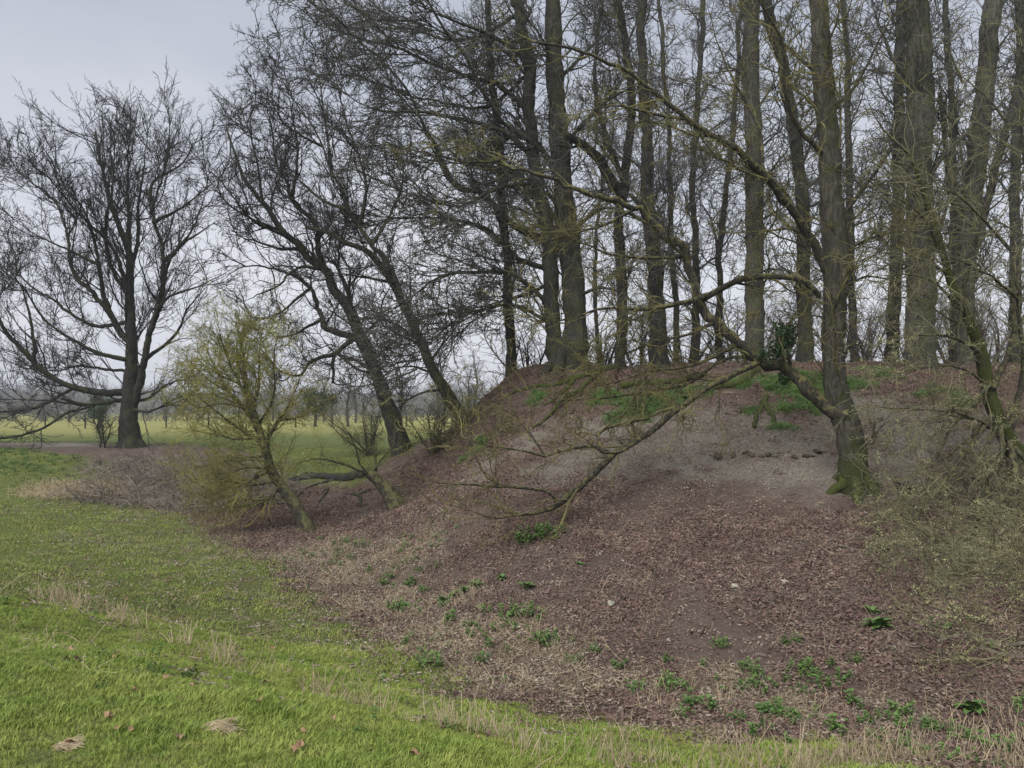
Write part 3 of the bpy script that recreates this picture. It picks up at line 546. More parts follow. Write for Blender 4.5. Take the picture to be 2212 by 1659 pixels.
# --- grove on the plateau behind the crest
LVG = [LV(1.6,1.0,.16,1.0,3.2,.35,.016,.045,.009,9,.16,4,tmin=.14,trop=(0,0,.07)), LV(2.4,.7,.5,.5,1.7,.6,.011,.02,.008,6,.2,trop=(0,0,.04)), LV(2.6,.7,.5,.35,1.0,.6,.008,.013,.0065,4,.22)]
GV = [
 ([(1105,806),(1100,650),(1090,480),(1078,330),(1060,150),(1050,-30)],27,14,24,[([(1095,520),(1060,440),(1020,380),(990,300)],9,3)],'far_bark','slim grey trunk just left of the twin stemmed beech'),
 ([(1338,802),(1336,600),(1335,480),(1345,400),(1358,250),(1345,100),(1322,-30)],29,18,22.3,[([(1338,420),(1318,385),(1300,350),(1270,322),(1240,302),(1220,290)],34,18),([(1270,322),(1258,312),(1240,318),(1224,318),(1206,312)],9,6),([(1345,400),(1320,330),(1300,250),(1290,120),(1300,0)],15,8)],'dark_bark','slim trunk forking into a dark broken limb right of the beech'),
 ([(1425,806),(1415,650),(1410,540),(1402,440),(1400,300),(1392,100),(1390,-30)],50,18,21.6,[([(1408,520),(1385,450),(1360,420)],20,10)],'dark_bark','stout dark trunk behind the arching stem on the crest'),
 ([(1463,792),(1455,500),(1440,300),(1428,100),(1420,-30)],16,9,29,[],'far_bark','thin far trunk right of the stout dark trunk'),
 ([(1503,802),(1497,550),(1500,350),(1515,150),(1522,-30)],21,12,25,[],'far_bark','thin trunk midway between the dark trunk and the straight grey trunk'),
 ([(1553,797),(1560,600),(1575,400),(1592,200),(1600,-30)],18,10,27,[([(1565,560),(1540,480),(1510,430)],8,3)],'far_bark','thin trunk tilting right just left of the straight grey trunk'),
 ([(1630,775),(1626,500),(1625,250),(1622,0),(1620,-60)],47,40,20.4,[([(1624,360),(1590,320),(1550,300)],10,4),([(1626,250),(1660,200),(1690,150)],10,4),([(1624,330),(1655,300),(1680,285)],9,4)],'beech_bark','straight smooth grey trunk rising clear of the crest'),
 ([(1737,798),(1735,560),(1732,420),(1705,200),(1668,50),(1645,-40)],38,26,21,[([(1733,480),(1700,420),(1660,390)],12,5)],'far_bark','trunk that bends left high up behind the forked mossy tree'),
 ([(1847,793),(1840,550),(1835,300),(1825,100),(1820,-30)],20,13,25,[],'far_bark','thin trunk directly behind the forked mossy tree on its right'),
 ([(1927,797),(1930,600),(1935,350),(1940,150),(1945,-30)],35,22,24,[([(1934,420),(1960,340),(1990,280)],9,4)],'far_bark','medium trunk standing close left of the thickest grey trunk'),
 ([(1990,803),(1987,600),(1985,350),(1977,100),(1972,-60)],72,58,19.6,[([(1985,420),(2040,330),(2090,280),(2130,200)],16,6),([(1984,520),(1930,450),(1880,400)],12,4),([(1980,200),(1930,130),(1890,30)],14,5)],'beech_bark','thickest straight grey trunk at the right of the mound crest'),
 ([(2092,803),(2095,600),(2108,420),(2130,200),(2150,-30)],54,42,20,[([(2096,590),(2125,470),(2165,330),(2200,200),(2230,50)],26,14),([(2098,560),(2070,460),(2050,350),(2030,200)],22,10)],'beech_bark','forked olive grey trunk near the right edge of the crest'),
 ([(2056,800),(2055,500),(2050,200),(2045,-30)],24,14,27,[],'far_bark','dim trunk seen between the two thickest right hand trunks'),
 ([(1296,806),(1290,600),(1300,400),(1310,200)],11,7,31,[],'far_bark','pole thin far stem between beech and broken limbed trunk'),
 ([(2190,800),(2185,600),(2195,300),(2200,0)],30,20,24,[],'far_bark','trunk half hidden in twigs at the right edge'),
 ([(1780,800),(1775,600),(1770,350),(1760,100)],14,9,31,[],'far_bark','pole thin far stem left of the forked mossy tree'),
]
for i, (pts, w0, w1, d, lims, tm, lab) in enumerate(GV):
    bb = Wp(pts[0][0], pts[0][1], d); g = gpt(bb[0], bb[1])
    tr = stem(pts, d, w0, w1, rng.uniform(-.5, .5), .03)
    lm = limbs_of(tr, [(p, a, c, rng.uniform(-1.2, 1.2)) for p, a, c in lims], .06)
    big = w0 > 30
    lv = [dict(q) for q in LVG]
    lv[0]['dens'] = 2.0 if big else 1.7
    make_tree('grove_tree', 'bare ' + lab, 'tree', g, tr, lm, lv, tm, 'grey_twig' if i > 5 else 'far_twig', group='trees on the mound crest', flare=.35, ts=14, spray=('grey' if i > 5 else 'far', 1.25 if big else 1.0, .4, .85, (0, 0, .1), 0.55))

# --- small leaning thorn in the ditch with yellow green twigs
b13 = hit(664, 1146); D13 = b13[1]
T13 = stem([(664,1146),(650,1110),(630,1075),(605,1040),(590,1020),(578,980),(568,945),(550,890),(535,840),(525,780),(520,720)], D13, 36, 5, .2, .03)
l13 = [([(585,1010),(580,960),(600,915),(625,880),(640,840),(655,800)],13,3,-.4), ([(570,950),(540,900),(500,850),(470,800),(440,740)],12,3,.5), ([(575,960),(520,930),(470,890),(420,850)],10,3,-.8), ([(555,900),(560,830),(560,760),(570,700)],11,3,.7), ([(545,870),(500,790),(480,740),(470,700)],9,3,-.7), ([(605,1040),(590,1075),(540,1080),(490,1075)],10,3,-.5), ([(580,985),(520,990),(470,1000),(420,1010)],9,3,.5),
 ([(590,1020),(530,1040),(480,1060),(440,1080)],9,3,.9), ([(560,920),(590,850),(590,780),(600,720)],9,3,-.9), ([(600,915),(650,900),(690,880),(720,850)],8,3,.5), ([(590,1000),(560,1020),(520,1060),(500,1090)],8,3,-1), ([(540,860),(510,760),(530,700)],8,3,1), ([(500,850),(450,820),(410,780)],7,3,.3), ([(600,1035),(550,1050),(500,1040),(450,1045),(420,1060)],8,3,-.9), ([(590,1015),(530,1010),(480,1035),(450,1060)],8,3,-.3), ([(570,950),(510,950),(460,940),(410,930)],8,3,.9), ([(550,890),(480,870),(430,880),(395,860)],8,3,-1), ([(610,1050),(570,1085),(520,1095),(470,1090)],7,3,.3), ([(535,840),(470,810),(430,790),(405,820)],7,3,1)]
def leafbits(mb, P, n, size, jitter):
    """n small leaf faces set along the given twigs"""
    i = rng.integers(0, len(P), n); j = rng.integers(1, P.shape[1], n); c = P[i, j] + rng.normal(size=(n, 3)) * jitter
    a = unit(rng.normal(size=(n, 3))); b_ = unit(np.cross(a, rng.normal(size=(n, 3)))); s = size * rng.uniform(.5, 1.3, (n, 1))
    v = np.stack([c - a * s, c + b_ * s * .5, c + a * s, c - b_ * s * .5], 1)
    q = np.arange(n * 4).reshape(-1, 4); mb.add(v.reshape(-1, 3), q)
def t13x(root, base, last):
    top = last[(last[:, 0, 2] > base[2] + 1.3) & (last[:, 0, 0] < base[0] - .5)]
    mb = MB(); leafbits(mb, top, 17000, .016, .03); o = mb.build('leaf_buds', MAT['bud'], root, base); o["kind"] = 'stuff'
make_tree('thorn_tree', 'small leaning thorn tree with yellow green budding crown in the ditch', 'tree', b13, T13, limbs_of(T13, l13, .06),
 [LV(7.5,.65,.55,.5,1.4,.5,.006,.016,.005,6,.2,4,tmin=.15,trop=(-.04,0,.03)), LV(8.5,.75,.55,.3,.8,.6,.005,.009,.004,4,.28)], 'thorn_bark', 'thorn_twig', flare=.2, extra=t13x, spray=('thorn', 2.0, .25, .55, (-.1, 0, 0), 0.22))

# --- lichen-covered thorn at the right edge, boughs drooping to the leaf litter
b12 = hit(2208, 1000); D12 = b12[1]
T12 = stem([(2208,1000),(2180,945),(2158,903),(2145,836),(2135,770),(2110,700),(2091,653),(2060,580),(2040,500),(2000,400),(1960,330)], D12, 46, 5, -.5, .04)
l12 = [([(2150,860),(2141,830),(2091,886),(2041,950),(2030,985)],11,5,-.8), ([(2212,955),(2150,930),(2101,906),(2041,890),(1975,883),(1900,880)],13,4,-1.2), ([(2180,945),(2200,850),(2212,760),(2200,650),(2180,540)],22,4,-.6), ([(2145,836),(2180,750),(2190,640),(2210,520),(2220,420)],18,4,.6), ([(2135,770),(2080,740),(2010,720),(1940,730)],13,4,-1.2), ([(2110,700),(2050,690),(1990,650),(1920,640)],9,3,.4),
 ([(2091,653),(2100,560),(2120,470),(2150,380),(2170,260)],12,3,-.6), ([(2060,580),(1990,560),(1920,540),(1850,560)],9,3,-.6), ([(2040,500),(2060,400),(2050,300),(2080,180)],9,3,.4), ([(2150,880),(2100,960),(2040,1060),(1980,1130),(1920,1200),(1890,1235)],15,4,-3.2), ([(2160,900),(2150,1000),(2110,1120),(2060,1230),(2020,1290)],15,4,-3.9), ([(2180,945),(2190,1050),(2170,1180),(2130,1300),(2080,1400)],15,4,-5.1), ([(2200,980),(2230,1080),(2230,1200),(2190,1330),(2150,1460)],15,4,-5.6), ([(2200,980),(2250,1100),(2270,1250),(2240,1380),(2200,1450)],15,4,-5.4), ([(2200,980),(2240,1080),(2220,1220),(2150,1330),(2110,1390)],13,4,-5.0), ([(2190,960),(2210,1060),(2150,1190),(2060,1260),(1970,1290)],13,4,-4.0),
 ([(2150,880),(2080,960),(2000,1010),(1930,1040),(1870,1060)],9,3,-2.0), ([(2160,905),(2100,1010),(2010,1080),(1940,1100)],9,3,-2.4), ([(2180,945),(2200,1030),(2160,1100),(2080,1160),(2010,1200)],9,3,-3.4), ([(2190,960),(2240,1020),(2260,1120),(2220,1230),(2180,1290)],13,4,-4.5), ([(2158,903),(2190,880),(2230,880)],9,4,-1), ([(2145,836),(2090,800),(2020,790),(1950,800),(1880,790)],8,3,-1.6), ([(2060,580),(2000,480),(1930,430),(1850,420)],9,3,-1.2), ([(2040,500),(1970,420),(1900,360),(1830,330)],9,3,.6), ([(2100,680),(2030,620),(1950,590),(1870,600)],9,3,-1.6), ([(2180,540),(2120,470),(2060,420),(1990,400)],9,3,-1), ([(2200,650),(2150,600),(2090,570),(2020,540)],9,3,-1.4), ([(2170,260),(2120,200),(2060,150)],8,3,.3), ([(2220,420),(2200,300),(2210,180),(2200,60)],13,4,-.8), ([(2190,640),(2230,600),(2260,520)],9,3,.5), ([(1960,330),(1900,270),(1870,200)],7,3,0), ([(2080,180),(2050,100),(2070,20)],7,3,0)]
def t12x(root, base, last):
    mb = MB(); pk = last[rng.choice(len(last), 700, False)]; pk = pk[pk[:, 0, 2] < base[2] + 2.2]; leafbits(mb, pk, 20000, .013, .02); o = mb.build('lichen', MAT['lichen'], root, base); o["kind"] = 'stuff'
make_tree('thorn_tree', 'dense lichen tufted thorn at right edge with boughs drooping to the ground', 'tree', b12, T12, limbs_of(T12, l12, .06),
 [LV(5.0,.75,.42,.4,1.3,.5,.006,.016,.005,6,.22,4,tmin=.15,trop=(-.03,-.02,-.01)), LV(8.0,.78,.55,.2,.65,.6,.0046,.008,.0036,4,.28,trop=(0,0,-.02))], 'mossy_bark', 'bush_twig', limb_mat='thorn_bark', flare=.2, extra=t12x, spray=('bush', 1.3, .25, .55, (-.1, 0, 0), 0.08))

# ------------------------------------------------------------------ shrubs, broken stump, fallen timber
def shrub(name, label, px, py, stems, h, spread, levels, mats, group=None, d=None, extra=None, lean=(0, 0)):
    b0 = hit(px, py) if d is None else gpt(*(Wp(px, py, d)[:2])); root = empty(name, b0); tag(root, label, 'shrub', group)
    src = []
    for k in range(stems):
        a = rng.uniform(0, 2 * np.pi); s = spread * rng.uniform(.3, 1); top = b0 + [np.cos(a) * s + lean[0], np.sin(a) * s * .7 + lean[1], h * rng.uniform(.65, 1.05)]
        mid = .5 * (b0 + top) + rng.normal(size=3) * .12 * h + [0, 0, .1 * h]
        P = catmull(np.array([b0 + rng.normal(size=3) * [.06, .06, 0] - [0, 0, .08], mid, top]), 14); R = np.linspace(.012 + .012 * h, .005, 14); src.append((P, R))
        add_stem(root, P, R, MAT[mats[0]], 'stem', b0, 6)
    mb = MB(); last = crown(mb, src, levels); o = mb.build('twigs', MAT[mats[1]], root, b0); o["kind"] = 'stuff'
    if extra: extra(root, b0, last)
    return root
SH = [LV(6,.7,.5,.3,1.0,.5,.005,.012,.004,6,.22,3,tmin=.1), LV(8,.8,.5,.15,.5,.6,.004,.007,.003,3,.28), LV(6,.8,.6,.1,.25,.7,.003,.005,.003,2,.3)]
SH2 = [LV(3,.6,.5,.5,1.5,.5,.008,.016,.006,6,.2,3,tmin=.1,trop=(0,0,.05)), LV(5,.75,.5,.25,.8,.6,.006,.010,.005,3,.25)]
shrub('scrub_bush', 'yellowish twiggy scrub in front of the long leaning tree', 940, 985, 9, 1.7, 1.3, SH, ('thorn_bark', 'lichen_twig'))
shrub('scrub_bush', 'tangled bare scrub at the foot of the gnarled dark tree', 800, 985, 9, 2.0, 1.7, SH, ('dark_bark', 'bush_twig'), lean=(-.5, 0))
shrub('scrub_bush', 'small dark bare bush beside the huge left tree', 222, 968, 6, 1.9, 1.2, SH[:2], ('dark_bark', 'dark_twig'))
for q, (px, d, lab) in enumerate([(1870, 23, 'brown brushwood on the crest behind the forked mossy tree'), (1960, 24, 'brown brushwood between the medium and thickest trunks'), (2050, 22.5, 'brown brushwood right of the thickest trunk'), (2130, 23, 'brown brushwood under the forked olive trunk'), (1690, 23.5, 'brown brushwood left of the forked mossy tree')]):
    shrub('brushwood', 'low ' + lab, px, 800, 12, 2.1, 1.6, SH[:2], ('bramble', 'bramble'), 'brushwood along the crest', d=d)

for px, d, h_, lab in [(1140, 26, 2.6, 'behind the slim grey trunk left of the beech'), (1300, 27, 2.8, 'between the beech and the broken limbed trunk'), (1385, 28, 3.0, 'right of the broken limbed trunk'), (1480, 28, 2.6, 'between the thin far trunks'), (1585, 27, 2.6, 'just left of the straight smooth grey trunk'), (1665, 28, 2.8, 'just right of the straight smooth grey trunk'), (1800, 28, 2.8, 'behind the upright stem of the forked mossy tree'), (2160, 25, 3.0, 'at the right edge of the crest')]:
    shrub('undergrowth_shrub', 'thin bare undergrowth ' + lab, px, 800, 9, h_, 1.9, SH2, ('far_bark', 'far_twig'), 'undergrowth behind the crest', d=d)
sroot_b = hit(858, 1096)
st = stem([(858,1096),(845,1075),(828,1052),(808,1030),(792,1018)], sroot_b[1], 46, 26, .2, .03)
root = empty('leaning_stump', sroot_b); tag(root, 'short leaning broken stump with sprouting twigs below the mound', 'stump')
P, R = st; P = np.vstack([sroot_b - [0, 0, .2], P]); R = np.concatenate([[R[0]], R]); add_stem(root, P, R, MAT['thorn_bark'], 'trunk', sroot_b, 14, .2)
spr = limbs_of(st, [([(810,1035),(812,1000),(806,960),(800,910)],9,4,.2), ([(808,1032),(780,1005),(770,970),(750,930)],7,3,-.4), ([(830,1055),(860,1050),(880,1065),(868,1085)],6,3,-.5), ([(800,1025),(740,1000),(690,990),(640,1000)],7,3,-.6), ([(800,1022),(830,985),(850,960),(850,930)],6,3,.4)], .04)
for p, r in spr: add_stem(root, p, r, MAT['thorn_bark'], 'shoot', sroot_b, 6)
mb = MB(); crown(mb, spr, SH); mb.build('twigs', MAT['lichen_twig'], root, sroot_b)["kind"] = 'stuff'

def log(name, label, pts, w0, w1, mat, branches=(), cat='log', lift=.0, group=None, sides=10):
    """timber lying on the ground: points are laid on the terrain, third value lifts them (m)"""
    def lay(pp, wa, wb):
        q = []
        for p in pp:
            h = hit(p[0], p[1]) ; l = p[2] if len(p) > 2 else 0
            if l: dd = h[1] - l * .5; h = np.array([(p[0] - CX) / F * dd, dd, 0.]); h[2] = EYE + (HY - p[1]) / F * dd; h[2] = max(h[2], gz(h[0], h[1])[0])
            q.append(h)
        q = np.array(q); n = 26; P = catmull(q, n); P += np.cumsum(rng.normal(size=P.shape) * (.016 if cat == 'root' else .008), axis=0); R = np.linspace(wa, wb, n) / 2 * q[:, 1].mean() / F
        g = gz(P[:, 0], P[:, 1]); P[:, 2] = np.maximum(P[:, 2], g + R * .55)
        return P, R
    P, R = lay(pts, w0, w1); org = P[len(P) // 2] - [0, 0, R[len(R) // 2]]
    root = empty(name, org); tag(root, label, cat, group)
    add_stem(root, P, R, MAT[mat], 'stem', org, sides)
    for bp, a, c in branches:
        p, r = lay(bp, a, c); add_stem(root, p, r, MAT[mat], 'side_branch', org, 7)
    return root
log('fallen_tree', 'dark fallen trunk with forked boughs lying between thorn tree and stump', [(790,1030),(740,1037),(690,1032),(650,1036),(625,1042)], 21, 13, 'dark_bark', [([(735,1035),(700,1045),(665,1056),(640,1075)], 9, 5), ([(700,1032),(670,1022),(650,1028),(640,1045)], 7, 3), ([(800,1060),(770,1072),(745,1070)], 8, 4), ([(765,1068),(775,1080),(778,1097)], 8, 6), ([(710,1058),(700,1075),(690,1085)], 7, 4)])
log('fallen_branch', 'dark horizontal branch on the ground just left of the thorn trunk', [(540,1094),(580,1092),(612,1093)], 8, 6, 'dark_bark', cat='branch')
log('fallen_log', 'pale barked log on the litter right of the mossy tree base', [(1900,1112),(1930,1116),(1972,1110)], 12, 8, 'dead_wood')
log('fallen_branch', 'crooked dark branch lying left of the lichen thorn boughs', [(1875,1195),(1840,1190),(1815,1186),(1780,1192)], 7, 4, 'dead_wood', [([(1875,1195),(1900,1225),(1930,1238)], 6, 4), ([(1845,1190),(1835,1205)], 5, 3)], 'branch')
log('fallen_branch', 'upright broken lichen branch leaning in the litter below the mossy tree', [(1925,1085),(1905,1110),(1895,1140),(1905,1175),(1912,1205)], 10, 7, 'lichen_bark', [([(1895,1140),(1885,1165),(1880,1200),(1870,1235)], 7, 4), ([(1905,1175),(1915,1190),(1900,1225),(1865,1245)], 7, 3)], 'branch')
log('fallen_branch', 'straight yellowish stick lying downhill beside the big dock plant', [(1930,1300),(1945,1335),(1965,1375),(1990,1415)], 7, 6, 'lichen_bark', [([(1935,1310),(1915,1340),(1900,1360)], 4, 2)], 'branch')
log('fallen_branch', 'long bleached branch curving out from under the drooping thorn', [(2025,1392),(2060,1380),(2100,1376),(2150,1392),(2215,1400)], 8, 9, 'dead_wood', [([(2060,1380),(2035,1405),(2020,1440)], 5, 3)], 'branch')
log('fallen_branch', 'pale peeled limb at the right edge below the thorn', [(2090,1412),(2120,1408),(2160,1412),(2215,1418)], 8, 12, 'dead_wood', cat='branch')
log('fallen_branch', 'bare forked branch on dark litter near the right bottom corner', [(2060,1500),(2100,1510),(2140,1530),(2170,1560)], 7, 4, 'dead_wood', [([(2100,1510),(2160,1505),(2212,1500)], 5, 3), ([(2140,1530),(2180,1525),(2212,1520)], 4, 3)], 'branch')
log('fallen_branch', 'short orange brown split piece of wood near bottom right', [(1985,1508),(2005,1518),(2025,1528)], 9, 4, 'dead_wood', cat='branch')
CLODS = [(1560 + q * 16 + rng.uniform(-8, 8), 986 + rng.uniform(-7, 7) - q * .2, rng.uniform(7, 20)) for q in range(15)]
log('exposed_root', 'mossy roots hanging from the eroded bank under the arching stem', [(1655,862),(1640,880),(1625,900),(1612,925)], 13, 7, 'mossy_bark', [([(1645,870),(1660,895),(1665,920)], 11, 8), ([(1630,885),(1600,890)], 7, 3)], 'root')
log('exposed_root', 'thick dark root running along the crest lip below the broken limb', [(1340,840),(1400,830),(1450,825),(1510,812)], 16, 12, 'mossy_bark', cat='root')
log('exposed_root', 'twisted dark root sprawling down from the beech base', [(1200,835),(1240,825),(1290,808),(1330,800)], 13, 18, 'mossy_bark', [([(1240,825),(1210,850),(1170,880)], 12, 5), ([(1290,808),(1250,850),(1200,890),(1150,930)], 14, 5), ([(1200,835),(1160,838),(1120,850),(1060,890)], 11, 4)], 'root')
log('mossy_log', 'mossy fallen bough lying along the slope beneath the arching stem', [(1480,868),(1540,845),(1600,830),(1650,800)], 16, 18, 'mossy_bark')
log('dark_stump', 'low dark rotten stump on litter right of the mossy tree base', [(1935,1058),(1950,1060),(1965,1066)], 20, 14, 'dark_bark', cat='stump')

# ivy on the stub at the arching stem's root
iv = Wp(1690, 745, D7 + .3)
mb = MB(); n = 1300; ct = iv + rng.normal(size=(7, 3)) * [.13, .1, .22]; P0 = ct[rng.integers(0, 7, n)][:, None] + rng.normal(size=(n, 1, 3)) * .07; P0 = np.repeat(P0, 2, 1); leafbits(mb, P0, n, .035, .02)
ivy = empty('ivy_bush', gpt(iv[0], iv[1])); tag(ivy, 'dark green ivy clump on the stub beside the arching stem', 'ivy')
mb.build('leaves', MAT['ivy'], ivy, ivy.location[:])["kind"] = 'stuff'
P, R = stem([(1700,800),(1692,770),(1690,735),(1700,705)], iv[1], 9, 5); add_stem(ivy, P, R, MAT['mossy_bark'], 'stem', ivy.location[:], 7)

# ------------------------------------------------------------------ scatter (grass, litter, stalks): points + geometry nodes
def scatter(name, label, pts, scale, coll, tilt=.25, align=True):
    n = len(pts); pts = np.asarray(pts); e = .12
    g0 = gz(pts[:, 0], pts[:, 1]); gxx = (gz(pts[:, 0] + e, pts[:, 1], False) - gz(pts[:, 0] - e, pts[:, 1], False)) / (2 * e); gyy = (gz(pts[:, 0], pts[:, 1] + e, False) - gz(pts[:, 0], pts[:, 1] - e, False)) / (2 * e)
    nx_, ny_ = (-gxx, -gyy) if align else (np.zeros(n), np.zeros(n))
    nn = unit(np.column_stack([nx_ + rng.normal(size=n) * tilt * .5, ny_ + rng.normal(size=n) * tilt * .5, np.ones(n)]))
    o = instancer(name, np.column_stack([pts[:, :2], g0]), nn, scale, coll); o["label"] = label
    return o
def blades(n, h, spread, w, lean, mat, name, curl=.5):
    mb = MB(); a = rng.uniform(0, 2 * np.pi, n); r = spread * np.sqrt(rng.random(n)); b0 = np.column_stack([np.cos(a) * r, np.sin(a) * r, np.full(n, -.01)])
    dr = rng.uniform(0, 2 * np.pi, n); ln = np.abs(rng.normal(0, lean, n)); H = h * rng.uniform(.5, 1.15, n); dv = np.column_stack([np.cos(dr), np.sin(dr), np.zeros(n)]); sd = np.column_stack([-np.sin(dr), np.cos(dr), np.zeros(n)]) * w / 2
    m1 = b0 + dv * (ln * H * .4)[:, None] + np.array([0, 0, 1]) * (H * .6)[:, None]; tp = m1 + dv * (H * (ln * .6 + curl * .4))[:, None] + np.array([0, 0, 1]) * (H * .4 * (1 - np.clip(ln * .4, 0, .9)))[:, None]
    v = np.stack([b0 - sd, b0 + sd, m1 + sd * .8, m1 - sd * .8, tp], 1).reshape(-1, 3); k = np.arange(n)[:, None] * 5
    mb.add(v, k + [0, 1, 2, 3], k + [3, 2, 4]); return mb.mesh(name, mat)
def leaves(n, size, spread, mat, name, lift=.025):
    mb = MB(); a = rng.uniform(0, 2 * np.pi, n); r = spread * np.sqrt(rng.random(n)); c = np.column_stack([np.cos(a) * r, np.sin(a) * r, rng.uniform(0, lift, n)])
    u = unit(rng.normal(size=(n, 3)) * [1, 1, .35]); v = unit(np.cross(unit(rng.normal(size=(n, 3)) * [.35, .35, 1]), u)); w = np.cross(u, v); s = size * rng.uniform(.55, 1.25, (n, 1)); cu = w * s * rng.uniform(-.5, .6, (n, 1))
    V = np.stack([c - u * s, c + v * s * .45 + cu, c + u * s + cu * .3, c - v * s * .45 + cu, c - cu * .2], 1).reshape(-1, 3); k = np.arange(n)[:, None] * 5
    mb.add(V, None, np.concatenate([k + [0, 4, 1], k + [1, 4, 2], k + [2, 4, 3], k + [3, 4, 0]])); return mb.mesh(name, mat, smooth=False)
def stalks(n, h, spread, rad, lean, mat, name):
    mb = MB(); P = np.zeros((n, 4, 3)); P[:, 0, :2] = rng.normal(size=(n, 2)) * spread; P[:, 0, 2] = -.02; D = unit(np.column_stack([rng.normal(size=(n, 2)) * lean, np.ones(n)])); H = h * rng.uniform(.35, 1.15, n)
    for k in range(3): P[:, k + 1] = P[:, k] + D * (H / 3)[:, None]; D = unit(D + rng.normal(size=(n, 3)) * .14)
    tubes(mb, P, np.full((n, 4), rad) * np.linspace(1, .7, 4), 3); return mb.mesh(name, mat)
def area_pts(n, lo, hi, prob):
    """random ground points in a box kept with probability prob(x,y,lit,pale,straw)"""
    x = rng.uniform(lo[0], hi[0], n); y = rng.uniform(lo[1], hi[1], n); px = CX + F * x / np.maximum(y, .5); k = (px > -160) & (px < 2380) & (y > 2.5)
    z = gz(x, y, False); py = HY - F * (z - EYE) / y; k &= (py < 1790); x, y = x[k], y[k]
    l, p, w = zones(x, y); k = rng.random(len(x)) < prob(x, y, l, p, w); return np.column_stack([x[k], y[k]])
def leaf_shape(mb, base, dirv, up, L, Wd, curl=.3):
    n = 6; t_ = np.linspace(0, 1, n); sd = unit(np.cross(dirv, up)); c = base + np.outer(t_ * L, dirv) + np.outer(np.sin(t_ * 2.2) * L * curl - t_ ** 2 * L * curl, up)
    w = Wd * np.sin(np.clip(t_ * .92 + .08, 0, 1) * np.pi) ** .7
    v = np.stack([c - sd * w[:, None] + up * (w * .3)[:, None], c, c + sd * w[:, None] + up * (w * .3)[:, None]], 1).reshape(-1, 3); k = np.arange(n - 1)[:, None] * 3
    mb.add(v, np.concatenate([k + [0, 1, 4, 3], k + [1, 2, 5, 4]]))
def rosette(n, size, name, mat, wide=.36, rise=.6):
    o = []
    for i in range(n):
        a = i * 2.4 + rng.uniform(-.3, .3); el = rng.uniform(.15, 1) * rise; d = np.array([np.cos(a) * np.cos(el), np.sin(a) * np.cos(el), np.sin(el)]); mb = MB()
        L = size * rng.uniform(.6, 1.15); leaf_shape(mb, np.array([np.cos(a), np.sin(a), 0]) * size * .08, d, unit(np.array([-d[0] * d[2], -d[1] * d[2], 1 - d[2] ** 2])), L, L * wide)
        o.append(mb.mesh(name, mat))
    return o
def nettle_mesh(name, ns=9):
    mb = MB()
    for s in range(ns):
        b0 = np.append(rng.normal(size=2) * .02 * ns ** .6, -.01); h = rng.uniform(.05, .15); ax = unit(np.array([*rng.normal(size=2) * .25, 1.]))
        tubes(mb, (b0 + np.outer(np.linspace(0, 1, 3), ax * h))[None], np.full((1, 3), .0025), 3)
        for lv in range(4):
            for q in range(2):
                a = rng.uniform(0, 6.28); d = unit(np.array([np.cos(a), np.sin(a), rng.uniform(-.1, .5)])); leaf_shape(mb, b0 + ax * h * (.35 + .2 * lv), d, np.array([0, 0, 1.]), rng.uniform(.028, .055), .014, .2)
    return mb.mesh(name, MAT['nettle'])
C_lawn = proto_coll('lawn', [blades(44, h_, .07, .0042, l_, MAT['grass'], 'lawn_tuft') for h_, l_ in ((.028, .7), (.036, .8), (.045, .7), (.055, .6))] + [blades(30, .036, .08, .004, 1.0, MAT['grass_dull'], 'lawn_tuft')])
C_rough = proto_coll('rough', [blades(34, .034, .11, .0055, 1.0, MAT['grass_dull'], 'rough_tuft') for _ in range(2)] + [blades(34, .032, .11, .0055, .9, MAT['grass'], 'rough_tuft') for _ in range(2)] + [blades(20, .055, .09, .006, 1.1, MAT['grass_dull'], 'rough_tuft')])
C_deep = proto_coll('deep', [blades(26, .085, .08, .008, 1.0, MAT['grass_deep'], 'deep_tuft') for _ in range(3)])
C_lit = proto_coll('litter', [leaves(15, sz, .15, MAT['litter'], 'litter_clump') for sz in (.016, .020, .024, .028, .036)] + [leaves(7, .020, .15, MAT['litter_pale'], 'litter_clump')])
C_pale = proto_coll('litter_pale', [leaves(14, .022, .15, MAT['litter_pale'], 'pale_clump') for _ in range(3)] + [leaves(12, .022, .15, MAT['litter'], 'pale_clump')])
C_strewn = proto_coll('strewn', [leaves(5, .026, .22, MAT[m_], 'strewn_clump', .05) for m_ in ('litter_pale', 'litter_pale', 'litter')])
C_stalk = proto_coll('stalks', [stalks(7, .26, .07, .0035, .35, MAT['stalk'], 'stalk_bunch') for _ in range(4)])
C_lying = proto_coll('straw', [stalks(8, .25, .10, .0028, 2.2, MAT['stalk'], 'straw_bunch') for _ in range(4)])
C_twl = proto_coll('twig_litter', [stalks(5, .3, .12, .004, 4.0, MAT['bramble'], 'twig_bunch') for _ in range(4)])

